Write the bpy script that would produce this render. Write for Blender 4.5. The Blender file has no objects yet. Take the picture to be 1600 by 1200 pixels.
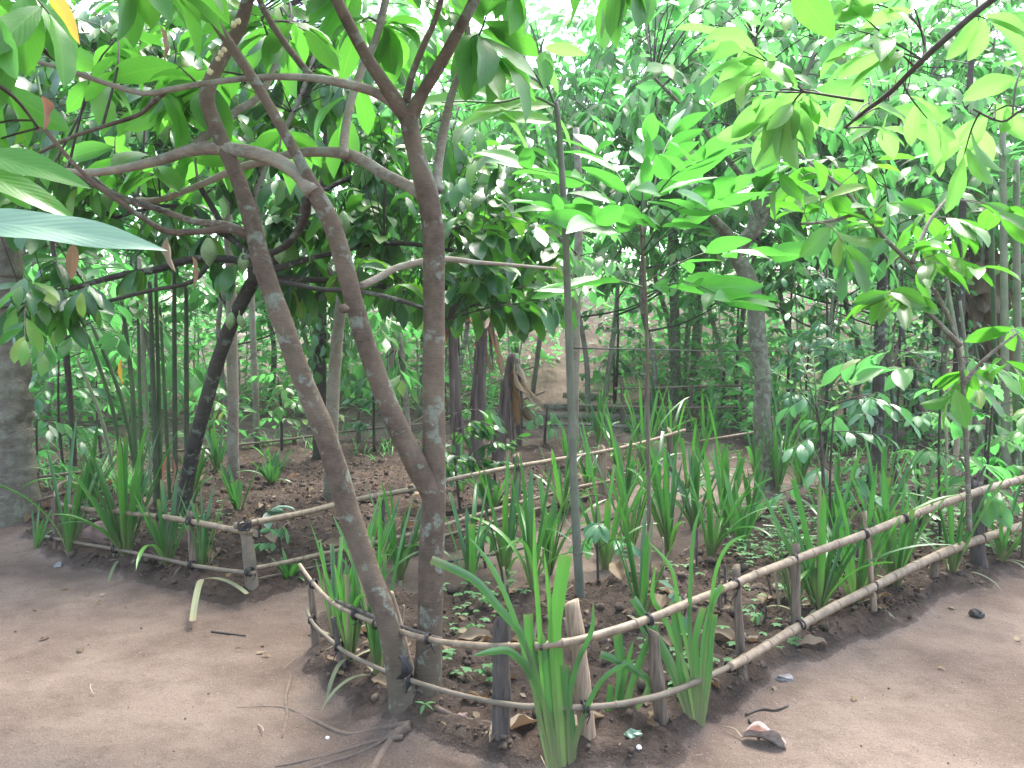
import bpy, math, random
import numpy as np
from mathutils import Vector, Matrix, noise as mn

R = math.radians
SC = bpy.context.scene
COL = SC.collection

# ------------------------------------------------------------------ camera, sky, sun, exposure
F = 1350.0                      # focal length in photo pixels (1600 wide)
PITCH = 3.4
CZ = 1.5
cd = bpy.data.cameras.new('camera'); cam = bpy.data.objects.new('camera', cd); COL.objects.link(cam)
cd.sensor_width = 36; cd.lens = F/1600*36; cd.clip_start = 0.05; cd.clip_end = 500
cam.location = (0, 0, CZ); cam.rotation_euler = (R(90-PITCH), 0, 0)
SC.camera = cam

SUN_EL, SUN_AZ = 62, 25         # azimuth measured from +Y towards +X
w = bpy.data.worlds.new('World'); SC.world = w; w.use_nodes = True
nt = w.node_tree; bg = nt.nodes['Background']
sky = nt.nodes.new('ShaderNodeTexSky'); sky.sky_type = 'NISHITA'; sky.sun_disc = False
sky.sun_elevation = R(SUN_EL); sky.sun_rotation = R(SUN_AZ); sky.dust_density = 3; sky.air_density = 1.0; sky.ozone_density = 0.6
hsv = nt.nodes.new('ShaderNodeHueSaturation'); hsv.inputs['Saturation'].default_value = 0.8
nt.links.new(sky.outputs[0], hsv.inputs['Color']); nt.links.new(hsv.outputs[0], bg.inputs[0]); bg.inputs[1].default_value = 0.15
sl = bpy.data.lights.new('sun', 'SUN'); sl.energy = 1.5; sl.angle = R(20); sl.color = (1, .96, .9)
so = bpy.data.objects.new('sun', sl); COL.objects.link(so)
sd = Vector((math.sin(R(SUN_AZ))*math.cos(R(SUN_EL)), math.cos(R(SUN_AZ))*math.cos(R(SUN_EL)), math.sin(R(SUN_EL))))
so.rotation_euler = sd.to_track_quat('Z', 'Y').to_euler(); so.location = sd*60
SC.view_settings.view_transform = 'Standard'; SC.view_settings.look = 'None'
SC.view_settings.exposure = 2.75; SC.view_settings.gamma = 1
SC.cycles.max_bounces = 7; SC.cycles.diffuse_bounces = 4; SC.cycles.glossy_bounces = 2
SC.cycles.transmission_bounces = 4; SC.cycles.use_denoising = True

# ------------------------------------------------------------------ noise, terrain, projection
_g = np.random.default_rng(5).random((256, 256))
def vnoise(x, y, s=1.0, seed=0):
    x = np.asarray(x, float)*s + 37.1*seed + 500; y = np.asarray(y, float)*s + 91.7*seed + 500
    xi = np.floor(x).astype(int); yi = np.floor(y).astype(int); fx = x-xi; fy = y-yi
    fx = fx*fx*(3-2*fx); fy = fy*fy*(3-2*fy)
    g = lambda a, b: _g[a % 256, b % 256]
    return (g(xi, yi)*(1-fx)+g(xi+1, yi)*fx)*(1-fy)+(g(xi, yi+1)*(1-fx)+g(xi+1, yi+1)*fx)*fy
def sstep(a, b, x): t = np.clip((x-a)/(b-a), 0, 1); return t*t*(3-2*t)
sp_, cp_ = math.sin(R(PITCH)), math.cos(R(PITCH))
def ray(x, y):
    u = (x-800)/F; v = (600-y)/F
    return Vector((u, cp_+v*sp_, -sp_+v*cp_))
def P(x, y, d):
    r = ray(x, y); return Vector((0, 0, CZ)) + r*(d/r.y)
def flat(x, y):
    r = ray(x, y); t = CZ/-r.z; return (r.x*t, r.y*t)

BEDS = [
 [flat(*p) for p in [(488,1040),(540,1112),(620,1158),(700,1180),(790,1215),(930,1225),(1050,1200),(1165,1112),(1245,1056),(1380,1000),(1540,918),(1720,850),(1900,760),(1500,700),(1260,772),(1130,850),(1000,905),(850,935),(700,940),(590,940),(520,965)]],
 [flat(*p) for p in [(60,868),(110,893),(200,912),(300,938),(400,952),(520,915),(640,880),(830,838),(955,782),(1060,705),(960,678),(780,672),(640,690),(400,700),(200,712),(-60,730),(-80,770),(30,800)]],
]
def poly_sd(X, Y, poly):
    X = np.asarray(X, float); Y = np.asarray(Y, float)
    inside = np.zeros(X.shape, bool); dmin = np.full(X.shape, 1e9)
    n = len(poly)
    for i in range(n):
        x0, y0 = poly[i]; x1, y1 = poly[(i+1) % n]
        c = ((y0 > Y) != (y1 > Y)) & (X < (x1-x0)*(Y-y0)/((y1-y0) if y1 != y0 else 1e-9)+x0)
        inside ^= c
        dx, dy = x1-x0, y1-y0
        t = np.clip(((X-x0)*dx+(Y-y0)*dy)/(dx*dx+dy*dy), 0, 1)
        dmin = np.minimum(dmin, np.hypot(X-x0-t*dx, Y-y0-t*dy))
    return np.where(inside, dmin, -dmin)
def bedmask(X, Y):
    m = np.zeros(np.shape(X))
    wob = (vnoise(X, Y, 3.2, 3)-.5)*.16+(vnoise(X, Y, 11, 4)-.5)*.06
    for b in BEDS:
        m = np.maximum(m, sstep(-.05, .09, poly_sd(X, Y, b)+wob*.7))
    right = sstep(0, 1.0, Y-(8.8+.25*np.abs(np.asarray(X)-3.5))+wob*3)*sstep(2.2, 3.2, np.asarray(X)+wob)
    far = sstep(13.5, 15.5, Y+wob*4)*(1-sstep(.5, 1.0, 1-np.abs(np.asarray(X)-1.4)/1.2))
    left = sstep(1.0, 2.2, -np.asarray(X)-4.0+wob*4)*sstep(8, 9.5, Y)
    return np.clip(np.maximum.reduce([m, right, far, left]), 0, 1)
def H(X, Y, detail=True):
    X = np.asarray(X, float); Y = np.asarray(Y, float)
    m = bedmask(X, Y)
    z = m*(.045+.03*vnoise(X, Y, 2.3, 1))
    z = z+(vnoise(X, Y, .55, 6)-.5)*.05
    if detail:
        n2 = vnoise(X, Y, 9, 2); n3 = vnoise(X, Y, 21, 8)
        z = z+m*((n2-.5)*.065+np.abs(n3-.5)*.06)+m*(vnoise(X, Y, 42, 12)-.5)*.022+(1-m)*((vnoise(X, Y, 30, 13)-.5)*.004+(vnoise(X, Y, 4, 9)-.5)*.02+(vnoise(X, Y, 13, 5)-.5)*.009)
    z = z+.05*np.exp(-(((X+.37)/.20)**2+((Y-3.22)/.16)**2))*(1+.5*(vnoise(X, Y, 14, 40)-.5))
    # hillside: steps cut in the bank to the middle, bank to the right
    rise = sstep(15.0, 25, Y)*1.9+np.clip(Y-25, 0, 60)*.09
    lft = sstep(-1, -6, X)
    z = z+rise*(1-.45*lft)+.35*sstep(15.2, 16.0, Y)*sstep(2.0, 3.2, X)
    return z
_T = np.concatenate([np.arange(1.5, 12, .04), np.arange(12, 60, .12)])
def G(x, y):
    r = ray(x, y); X = r.x*_T; Y = r.y*_T; Z = CZ+r.z*_T
    if r.z < -.09: k = slice(max(0, np.searchsorted(_T, CZ/-r.z*.72)-2), np.searchsorted(_T, CZ/-r.z*1.05)+3)
    else: k = slice(0, len(_T))
    below = Z[k] <= H(X[k], Y[k], False); i = int(np.argmax(below)) if below.any() else len(X[k])-1
    x_, y_ = float(X[k][i]), float(Y[k][i]); return Vector((x_, y_, float(H(x_, y_, False))))
def onground(x, y, dz=0): return Vector((x, y, float(H(x, y))+dz))

# ------------------------------------------------------------------ mesh builders
OFF = {}
def off_of(p):
    if p is None: return Vector((0, 0, 0))
    return OFF.get(p.name, Vector((0, 0, 0)))+Vector(p.location)
class MB:
    def __init__(s): s.v = []; s.f = []
    def tube(s, pts, rad, seg=8, rough=0.0, cap=True, seed=0, sub=4, smooth=True):
        pts = [Vector(p) for p in pts]
        if not hasattr(rad, '__len__'): rad = [rad]*len(pts)
        if len(pts) > 2 and smooth:
            q = []; rr = []
            for i in range(len(pts)-1):
                p0 = pts[max(i-1, 0)]; p1 = pts[i]; p2 = pts[i+1]; p3 = pts[min(i+2, len(pts)-1)]
                for k in range(sub):
                    t = k/sub
                    q.append(.5*((2*p1)+(p2-p0)*t+(2*p0-5*p1+4*p2-p3)*t*t+(-p0+3*p1-3*p2+p3)*t**3))
                    rr.append(rad[i]*(1-t)+rad[i+1]*t)
            q.append(pts[-1]); rr.append(rad[-1]); pts, rad = q, rr
        n = len(pts); b0 = len(s.v); ref = None
        for i, p in enumerate(pts):
            d = (pts[min(i+1, n-1)]-pts[max(i-1, 0)])
            if d.length < 1e-9: d = Vector((0, 0, 1))
            d.normalize()
            if ref is None: ref = Vector((1, 0, 0)) if abs(d.x) < .8 else Vector((0, 1, 0))
            ref = (ref-d*ref.dot(d)).normalized(); bi = d.cross(ref)
            for k in range(seg):
                a = 2*math.pi*k/seg; r = rad[i]
                if rough: 
                    c = p+(ref*math.cos(a)+bi*math.sin(a))*r
                    r *= 1+rough*(mn.noise(c*9+Vector((seed, 0, 0)))+.5*mn.noise(c*28))
                s.v.append(p+(ref*math.cos(a)+bi*math.sin(a))*r)
            if i:
                for k in range(seg):
                    k2 = (k+1) % seg; a0 = b0+(i-1)*seg; a1 = b0+i*seg
                    s.f.append((a0+k, a0+k2, a1+k2, a1+k))
        if cap and seg > 2:
            s.f.append(tuple(b0+k for k in reversed(range(seg)))); s.f.append(tuple(b0+(n-1)*seg+k for k in range(seg)))
        return s
    def blob(s, c, r, sq=(1, 1, 1), rough=.3, seed=0, nu=8, nv=6, rot=0):
        b0 = len(s.v); c = Vector(c); cr, sr = math.cos(rot), math.sin(rot)
        for j in range(nv+1):
            th = math.pi*j/nv
            for i in range(nu):
                ph = 2*math.pi*i/nu
                d = Vector((math.sin(th)*math.cos(ph), math.sin(th)*math.sin(ph), math.cos(th)))
                k = r*(1+rough*mn.noise(d*1.7+Vector((seed*3.1, seed, 0))))
                v = Vector((d.x*k*sq[0], d.y*k*sq[1], d.z*k*sq[2]))
                s.v.append(c+Vector((v.x*cr-v.y*sr, v.x*sr+v.y*cr, v.z)))
        for j in range(nv):
            for i in range(nu):
                i2 = (i+1) % nu
                s.f.append((b0+j*nu+i, b0+(j+1)*nu+i, b0+(j+1)*nu+i2, b0+j*nu+i2))
        return s
    def build(s, name, mat, parent=None, smooth=True, origin=None):
        me = bpy.data.meshes.new(name)
        off = off_of(parent) if parent is not None else (Vector(origin) if origin is not None else Vector((0, 0, 0)))
        me.from_pydata([tuple(Vector(v)-off) for v in s.v], [], s.f)
        me.materials.append(mat)
        if smooth: me.polygons.foreach_set('use_smooth', [True]*len(me.polygons))
        o = bpy.data.objects.new(name, me); COL.objects.link(o)
        if parent is not None: o.parent = parent; OFF[o.name] = off
        elif origin is not None: o.location = origin
        return o

def leaf_geo(Pn, Dn, L, W, bend, fold, roll, ns=5, na=1, tip=1.0, wavy=0.0, rng=None, profile='oval'):
    """vectorised leaves -> verts (N,K,3), faces template, uv template"""
    N = len(Pn)
    Pn = np.asarray(Pn, float).reshape(N, 3); D = np.asarray(Dn, float).reshape(N, 3)
    D = D/np.maximum(np.linalg.norm(D, axis=1, keepdims=True), 1e-9)
    up = np.tile(np.array([0, 0, 1.0]), (N, 1))
    X = np.cross(D, up); ln = np.linalg.norm(X, axis=1, keepdims=True)
    X = np.where(ln < .05, np.array([[1.0, 0, 0]]), X/np.maximum(ln, 1e-9))
    X = X-D*np.sum(X*D, 1, keepdims=True); X /= np.linalg.norm(X, axis=1, keepdims=True)
    Z = np.cross(X, D)
    roll = np.broadcast_to(np.asarray(roll, float), (N,))[:, None]
    X, Z = X*np.cos(roll)+Z*np.sin(roll), Z*np.cos(roll)-X*np.sin(roll)
    L = np.broadcast_to(np.asarray(L, float), (N,)); W = np.broadcast_to(np.asarray(W, float), (N,))
    bend = np.broadcast_to(np.asarray(bend, float), (N,)); fold = np.broadcast_to(np.asarray(fold, float), (N,))
    s = np.linspace(0, 1, ns+1)
    if profile == 'oval': wp = np.sin(np.pi*np.clip(s, 0, 1)**.85)**.8*(1-.25*s)+.0
    elif profile == 'obov': wp = np.sin(np.pi*s**1.15)**.75
    elif profile == 'strap': wp = np.where(s < .25, .42+s*2.3, 1-.25*np.clip(s-.3, 0, 1))*np.where(s > .82, np.clip((1-s)/.18, 0, 1)**.7, 1)
    elif profile == 'cut': wp = np.where(s < .25, .42+s*2.3, 1-.12*s)
    wp = wp.copy(); 
    if profile in ('oval', 'obov'): wp[0] = .02; wp[-1] = .015
    va = np.linspace(-1, 1, 2*na+1)
    th = -bend[:, None]*s[None, :]
    ds = 1/ns
    cy = np.concatenate([np.zeros((N, 1)), np.cumsum(np.cos((th[:, 1:]+th[:, :-1])/2)*ds, 1)], 1)*L[:, None]
    cz = np.concatenate([np.zeros((N, 1)), np.cumsum(np.sin((th[:, 1:]+th[:, :-1])/2)*ds, 1)], 1)*L[:, None]
    ny = -np.sin(th); nz = np.cos(th)
    x = va[None, None, :]*W[:, None, None]*.5*wp[None, :, None]
    h = np.abs(x)*fold[:, None, None]
    if wavy and rng is not None:
        ph = rng.random((N, 1, 1))*6.28
        h = h+wavy*W[:, None, None]*np.sin(s[None, :, None]*(9+6*rng.random((N, 1, 1)))+ph+va[None, None, :]*1.5)*np.abs(va)[None, None, :]*np.minimum(1, wp)[None, :, None]
    yy = cy[:, :, None]+h*ny[:, :, None]; zz = cz[:, :, None]+h*nz[:, :, None]
    V = Pn[:, None, None, :]+x[..., None]*X[:, None, None, :]+yy[..., None]*D[:, None, None, :]+zz[..., None]*Z[:, None, None, :]
    na2 = len(va); K = (ns+1)*na2
    fs = []
    for i in range(ns):
        for j in range(na2-1):
            a = i*na2+j; fs.append((a, a+1, a+na2+1, a+na2))
    uv = np.stack(np.meshgrid(s, (va+1)/2, indexing='ij'), -1).reshape(K, 2)
    return V.reshape(N, K, 3), np.array(fs), uv
class LB:
    """collects leaf batches to one mesh with uv + per-leaf random"""
    def __init__(s): s.b = []
    def add(s, rnd, *a, **k):
        if len(a[0]) == 0: return s
        V, f, uv = leaf_geo(*a, **k); s.b.append((V, f, uv, np.broadcast_to(np.asarray(rnd, float), (len(V),)))); return s
    def build(s, name, mat, parent=None, origin=None):
        off = np.array(off_of(parent) if parent is not None else (origin if origin is not None else (0, 0, 0)))
        vs, fs, us, rs = [], [], [], []; b0 = 0
        for V, f, uv, rnd in s.b:
            N, K, _ = V.shape
            vs.append(V.reshape(-1, 3)-off)
            fs.append((f[None]+(np.arange(N)*K)[:, None, None]+b0).reshape(-1, 4))
            us.append(np.tile(uv[f.reshape(-1)], (N, 1))); rs.append(np.repeat(rnd, K)); b0 += N*K
        v = np.concatenate(vs); f = np.concatenate(fs); u = np.concatenate(us); r = np.concatenate(rs)
        me = bpy.data.meshes.new(name); me.vertices.add(len(v)); me.vertices.foreach_set('co', v.astype(np.float32).ravel())
        me.loops.add(f.size); me.loops.foreach_set('vertex_index', f.astype(np.int32).ravel())
        me.polygons.add(len(f)); me.polygons.foreach_set('loop_start', np.arange(0, f.size, 4, dtype=np.int32))
        me.polygons.foreach_set('use_smooth', np.ones(len(f), bool))
        me.update(calc_edges=True)
        ul = me.uv_layers.new(name='UVMap'); ul.data.foreach_set('uv', u.astype(np.float32).ravel())
        at = me.attributes.new('rnd', 'FLOAT', 'POINT'); at.data.foreach_set('value', r.astype(np.float32))
        me.materials.append(mat)
        o = bpy.data.objects.new(name, me); COL.objects.link(o)
        if parent is not None: o.parent = parent
        elif origin is not None: o.location = origin
        return o

def tag(o, label=None, cat=None, group=None, kind=None):
    if label: o['label'] = label
    if cat: o['category'] = cat
    if group: o['group'] = group
    if kind: o['kind'] = kind
    return o
def thing(name, loc, label, cat, group=None):
    o = bpy.data.objects.new(name, None); COL.objects.link(o); o.location = loc; o.empty_display_size = .1
    return tag(o, label, cat, group)
def copy_tree(o, parent=None):
    c = o.copy(); COL.objects.link(c); c.parent = parent
    for ch in list(o.children): copy_tree(ch, c)
    return c

# ------------------------------------------------------------------ materials
def mat_new(name):
    m = bpy.data.materials.new(name); m.use_nodes = True
    n = m.node_tree.nodes; return m, n, m.node_tree.links, n['Principled BSDF'], n['Material Output']
def nd(n, t, **k):
    x = n.new(t)
    for a, b in k.items():
        if hasattr(x, a): setattr(x, a, b)
        else: x.inputs[a].default_value = b
    return x
def math_(n, l, op, a, b=None, clamp=False):
    x = n.new('ShaderNodeMath'); x.operation = op; x.use_clamp = clamp
    for i, q in enumerate((a, b)):
        if q is None: continue
        if isinstance(q, (int, float)): x.inputs[i].default_value = q
        else: l.new(q, x.inputs[i])
    return x.outputs[0]
def ramp(n, l, fac, stops):
    x = n.new('ShaderNodeValToRGB'); e = x.color_ramp.elements
    while len(e) < len(stops): e.new(.5)
    for i, (p, c) in enumerate(stops): e[i].position = p; e[i].color = (*c, 1)
    if fac is not None: l.new(fac, x.inputs[0])
    return x.outputs[0]
def mix(n, l, f, a, b, bt='MIX'):
    x = n.new('ShaderNodeMix'); x.data_type = 'RGBA'; x.blend_type = bt
    for i, q in ((0, f), (6, a), (7, b)):
        if isinstance(q, (int, float)): x.inputs[i].default_value = q
        elif isinstance(q, tuple): x.inputs[i].default_value = (*q, 1)
        else: l.new(q, x.inputs[i])
    return x.outputs[2]

def leaf_mat(name, stops, trans=.4, tcol=(.35, .75, .08), rough=.38, veins=11, vamt=.28, spec=.5, vslope=.7, bump=.5, blemish=.0, strap=False, tmul=1.0):
    bump *= .4
    m, n, l, pb, out = mat_new(name)
    at = nd(n, 'ShaderNodeAttribute', attribute_name='rnd'); uvn = n.new('ShaderNodeUVMap')
    sx = n.new('ShaderNodeSeparateXYZ'); l.new(uvn.outputs[0], sx.inputs[0])
    base = ramp(n, l, at.outputs['Fac'], stops)
    tc = n.new('ShaderNodeTexCoord')
    nz = nd(n, 'ShaderNodeTexNoise', Scale=7.0, Detail=3.0); l.new(tc.outputs['Object'], nz.inputs['Vector'])
    base = mix(n, l, math_(n, l, 'MULTIPLY', nz.outputs['Fac'], .35), base, (stops[-1][1][0]*.9+.03, stops[-1][1][1]*.9+.05, stops[-1][1][2]*.6))
    av = math_(n, l, 'ABSOLUTE', math_(n, l, 'SUBTRACT', sx.outputs[1], .5))      # 0 at midrib, .5 at margin
    if strap:
        w_ = math_(n, l, 'SINE', math_(n, l, 'MULTIPLY', sx.outputs[1], 55))
        vein = math_(n, l, 'MULTIPLY', math_(n, l, 'ADD', w_, 1), .5)
        mid = math_(n, l, 'SUBTRACT', 1, math_(n, l, 'MULTIPLY', av, 14), True)
        basegrad = math_(n, l, 'SUBTRACT', 1, math_(n, l, 'MULTIPLY', sx.outputs[0], 2.3), True)
        base = mix(n, l, math_(n, l, 'MULTIPLY', vein, .30), base, (.10, .20, .08))
        pn = nd(n, 'ShaderNodeTexNoise', Scale=3.0, Detail=2.0); l.new(tc.outputs['Object'], pn.inputs['Vector'])
        tipb = math_(n, l, 'MULTIPLY', math_(n, l, 'SUBTRACT', sx.outputs[0], math_(n, l, 'ADD', math_(n, l, 'MULTIPLY', pn.outputs['Fac'], .35), .74)), 9, True)
        base = mix(n, l, math_(n, l, 'MULTIPLY', tipb, .6), base, (.20, .16, .07))
        base = mix(n, l, math_(n, l, 'MULTIPLY', math_(n, l, 'MULTIPLY', basegrad, math_(n, l, 'ADD', math_(n, l, 'MULTIPLY', vein, .7), .6)), .85, True), base, (.22, .19, .11))
        bh = math_(n, l, 'SUBTRACT', math_(n, l, 'MULTIPLY', vein, .3), math_(n, l, 'MULTIPLY', mid, 1.2))
    else:
        ph = math_(n, l, 'SUBTRACT', math_(n, l, 'MULTIPLY', sx.outputs[0], veins), math_(n, l, 'MULTIPLY', av, veins*vslope))
        tri = math_(n, l, 'PINGPONG', ph, .5)                                      # 0..0.5
        vein = math_(n, l, 'SUBTRACT', 1, math_(n, l, 'MULTIPLY', tri, 7), True)
        mid = math_(n, l, 'SUBTRACT', 1, math_(n, l, 'MULTIPLY', av, 22), True)
        vv = math_(n, l, 'MAXIMUM', math_(n, l, 'MULTIPLY', vein, .45), mid)
        base = mix(n, l, math_(n, l, 'MULTIPLY', vv, vamt), base, (stops[-1][1][0]+.10, stops[-1][1][1]+.12, stops[-1][1][2]+.05))
        bh = math_(n, l, 'SUBTRACT', math_(n, l, 'MULTIPLY', tri, 1.6), math_(n, l, 'MULTIPLY', mid, .6))
    if blemish:
        n2 = nd(n, 'ShaderNodeTexNoise', Scale=26.0, Detail=4.0, Roughness=.7); l.new(tc.outputs['Object'], n2.inputs['Vector'])
        b = math_(n, l, 'MULTIPLY', math_(n, l, 'SUBTRACT', n2.outputs['Fac'], .66, True), 14, True)
        base = mix(n, l, math_(n, l, 'MULTIPLY', b, blemish), base, (.16, .09, .03))
    bm = nd(n, 'ShaderNodeBump', Strength=bump, Distance=.004); l.new(bh, bm.inputs['Height'])
    l.new(base, pb.inputs['Base Color']); pb.inputs['Roughness'].default_value = rough
    pb.inputs['Specular IOR Level'].default_value = spec; l.new(bm.outputs[0], pb.inputs['Normal'])
    tr = n.new('ShaderNodeBsdfTranslucent')
    tb = mix(n, l, .35 if strap else .6, base, tcol); tb = mix(n, l, 1.0, tb, (tmul, tmul, tmul), 'MULTIPLY')
    l.new(tb, tr.inputs[0])
    ms = n.new('ShaderNodeMixShader'); ms.inputs[0].default_value = trans
    l.new(pb.outputs[0], ms.inputs[1]); l.new(tr.outputs[0], ms.inputs[2]); l.new(ms.outputs[0], out.inputs[0])
    return m

def bark_mat(name, c1, c2, lich=(.20, .235, .185), lamt=.5, scale=14, ring=.3, rough=.85, lth=.58):
    m, n, l, pb, out = mat_new(name)
    tc = n.new('ShaderNodeTexCoord')
    mp = n.new('ShaderNodeMapping'); mp.inputs['Scale'].default_value = (1, 1, 1.0); l.new(tc.outputs['Object'], mp.inputs['Vector'])
    mh = n.new('ShaderNodeMapping'); mh.inputs['Scale'].default_value = (1, 1, 5.5); l.new(tc.outputs['Object'], mh.inputs['Vector'])
    a = nd(n, 'ShaderNodeTexNoise', Scale=scale, Detail=6.0, Roughness=.65); l.new(mp.outputs[0], a.inputs['Vector'])
    h = nd(n, 'ShaderNodeTexNoise', Scale=scale*1.6, Detail=4.0, Roughness=.7); l.new(mh.outputs[0], h.inputs['Vector'])
    col = ramp(n, l, a.outputs['Fac'], [(.3, c1), (.68, c2)])
    big = nd(n, 'ShaderNodeTexNoise', Scale=scale*.16, Detail=3.0); l.new(tc.outputs['Object'], big.inputs['Vector'])
    col = mix(n, l, math_(n, l, 'MULTIPLY', math_(n, l, 'SUBTRACT', big.outputs['Fac'], .42, True), 4, True), col, mix(n, l, a.outputs['Fac'], tuple(x*.9 for x in c2), (c2[0]*1.45, c2[1]*1.55, c2[2]*1.5)))
    sz = n.new('ShaderNodeSeparateXYZ'); l.new(tc.outputs['Object'], sz.inputs[0])
    mud = math_(n, l, 'SUBTRACT', 1, math_(n, l, 'MULTIPLY', math_(n, l, 'ADD', sz.outputs[2], math_(n, l, 'MULTIPLY', a.outputs['Fac'], -.25)), 3.2), True)
    col = mix(n, l, math_(n, l, 'MULTIPLY', mud, .6), col, (.085, .078, .055))
    col = mix(n, l, math_(n, l, 'MULTIPLY', math_(n, l, 'SUBTRACT', h.outputs['Fac'], .52, True), 2.2*ring/.3, True), col, tuple(min(1, x*1.7+.03) for x in c2))
    p = nd(n, 'ShaderNodeTexNoise', Scale=scale*.75, Detail=5.0, Roughness=.62, Distortion=.4); l.new(tc.outputs['Object'], p.inputs['Vector'])
    lm = math_(n, l, 'MULTIPLY', math_(n, l, 'SUBTRACT', p.outputs['Fac'], lth, True), 16, True)
    p2 = nd(n, 'ShaderNodeTexNoise', Scale=60.0, Detail=3.0); l.new(tc.outputs['Object'], p2.inputs['Vector'])
    lm = math_(n, l, 'MULTIPLY', lm, math_(n, l, 'MULTIPLY', p2.outputs['Fac'], 1.5, True))
    col = mix(n, l, math_(n, l, 'MULTIPLY', lm, lamt), col, lich)
    l.new(col, pb.inputs['Base Color']); pb.inputs['Roughness'].default_value = rough; pb.inputs['Specular IOR Level'].default_value = .25
    hs = math_(n, l, 'ADD', math_(n, l, 'MULTIPLY', a.outputs['Fac'], 1.0), math_(n, l, 'MULTIPLY', h.outputs['Fac'], .9))
    bm = nd(n, 'ShaderNodeBump', Strength=.7, Distance=.008); l.new(hs, bm.inputs['Height']); l.new(bm.outputs[0], pb.inputs['Normal'])
    return m
def plain_mat(name, c1, c2, scale=20, rough=.7, bump=.4, stretch=(1, 1, 1), spec=.3, dist=.004):
    m, n, l, pb, out = mat_new(name)
    tc = n.new('ShaderNodeTexCoord'); mp = n.new('ShaderNodeMapping'); mp.inputs['Scale'].default_value = stretch
    l.new(tc.outputs['Object'], mp.inputs['Vector'])
    a = nd(n, 'ShaderNodeTexNoise', Scale=scale, Detail=5.0, Roughness=.65); l.new(mp.outputs[0], a.inputs['Vector'])
    l.new(ramp(n, l, a.outputs['Fac'], [(.3, c1), (.7, c2)]), pb.inputs['Base Color'])
    pb.inputs['Roughness'].default_value = rough; pb.inputs['Specular IOR Level'].default_value = spec
    bm = nd(n, 'ShaderNodeBump', Strength=bump, Distance=dist); l.new(a.outputs['Fac'], bm.inputs['Height']); l.new(bm.outputs[0], pb.inputs['Normal'])
    return m
def soil_mat():
    m, n, l, pb, out = mat_new('soil')
    at = nd(n, 'ShaderNodeAttribute', attribute_name='bed'); tc = n.new('ShaderNodeTexCoord')
    def nz(s, d=6, r=.6):
        x = nd(n, 'ShaderNodeTexNoise', Scale=s, Detail=float(d), Roughness=r); l.new(tc.outputs['Object'], x.inputs['Vector']); return x.outputs['Fac']
    a, b, c, e = nz(1.1, 4), nz(7, 8, .7), nz(45, 5, .7), nz(160, 3)
    path = ramp(n, l, a, [(.42, (.094, .068, .054)), (.58, (.145, .110, .088))])
    path = mix(n, l, math_(n, l, 'MULTIPLY', math_(n, l, 'SUBTRACT', b, .5, True), 2.4, True), path, (.046, .033, .026))
    path = mix(n, l, math_(n, l, 'MULTIPLY', math_(n, l, 'SUBTRACT', c, .58, True), 3.0, True), path, (.19, .15, .125))
    path = mix(n, l, math_(n, l, 'MULTIPLY', math_(n, l, 'SUBTRACT', e, .57, True), 6, True), path, (.21, .165, .13))
    path = mix(n, l, math_(n, l, 'MULTIPLY', math_(n, l, 'SUBTRACT', .43, e, True), 6, True), path, (.042, .029, .022))
    bed = ramp(n, l, b, [(.32, (.032, .023, .018)), (.55, (.080, .058, .045)), (.75, (.140, .106, .082))])
    bed = mix(n, l, math_(n, l, 'MULTIPLY', math_(n, l, 'SUBTRACT', e, .55, True), 3.5, True), bed, (.16, .125, .10))
    mk = math_(n, l, 'ADD', at.outputs['Fac'], math_(n, l, 'MULTIPLY', math_(n, l, 'SUBTRACT', b, .5), .9))
    mk = math_(n, l, 'MULTIPLY', math_(n, l, 'SUBTRACT', mk, .22), 2.4, True)
    l.new(mix(n, l, mk, path, bed), pb.inputs['Base Color'])
    pb.inputs['Roughness'].default_value = .95; pb.inputs['Specular IOR Level'].default_value = .15
    hs = math_(n, l, 'ADD', math_(n, l, 'MULTIPLY', b, 1.0), math_(n, l, 'ADD', math_(n, l, 'MULTIPLY', c, .35), math_(n, l, 'MULTIPLY', e, .12)))
    hs = math_(n, l, 'MULTIPLY', hs, math_(n, l, 'ADD', math_(n, l, 'MULTIPLY', mk, 1.2), .6))
    bm = nd(n, 'ShaderNodeBump', Strength=.9, Distance=.045); l.new(hs, bm.inputs['Height']); l.new(bm.outputs[0], pb.inputs['Normal'])
    return m

M = {}
M['soil'] = soil_mat()
M['bark'] = bark_mat('cacao bark', (.054, .038, .027), (.128, .093, .067), lamt=.8, ring=.12, lth=.555, scale=17)
M['bark_pale'] = bark_mat('pale bark', (.12, .096, .074), (.235, .195, .152), lich=(.27, .29, .24), lamt=.6, lth=.52)
M['bark_dark'] = bark_mat('dark bark', (.020, .018, .015), (.05, .042, .034), lich=(.17, .20, .155), lamt=.8, lth=.55)
M['bark_lichen'] = bark_mat('lichen bark', (.065, .057, .042), (.14, .128, .092), lich=(.24, .265, .19), lamt=.8, lth=.5, scale=18)
M['bark_palm'] = bark_mat('palm bark', (.08, .068, .055), (.17, .148, .118), lich=(.22, .23, .18), lamt=.7, scale=12, ring=.45, lth=.54)
M['twig'] = plain_mat('twig', (.032, .025, .02), (.075, .06, .048), 30)
M['bamboo'] = plain_mat('dry bamboo', (.105, .076, .050), (.25, .19, .128), 26, .55, .4, spec=.4)
M['bamboo_grey'] = plain_mat('weathered bamboo', (.105, .083, .060), (.18, .148, .108), 12, .7, .3)
M['stake'] = plain_mat('stake wood', (.055, .041, .030), (.20, .155, .115), 75, .85, .6, (1, 1, .09), dist=.006)
M['stake_new'] = plain_mat('fresh split wood', (.15, .105, .07), (.36, .27, .19), 75, .8, .5, (1, 1, .09), dist=.006)
M['stake_dark'] = plain_mat('old grey stake', (.028, .024, .021), (.13, .11, .098), 75, .9, .8, (1, 1, .09), dist=.006)
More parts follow.
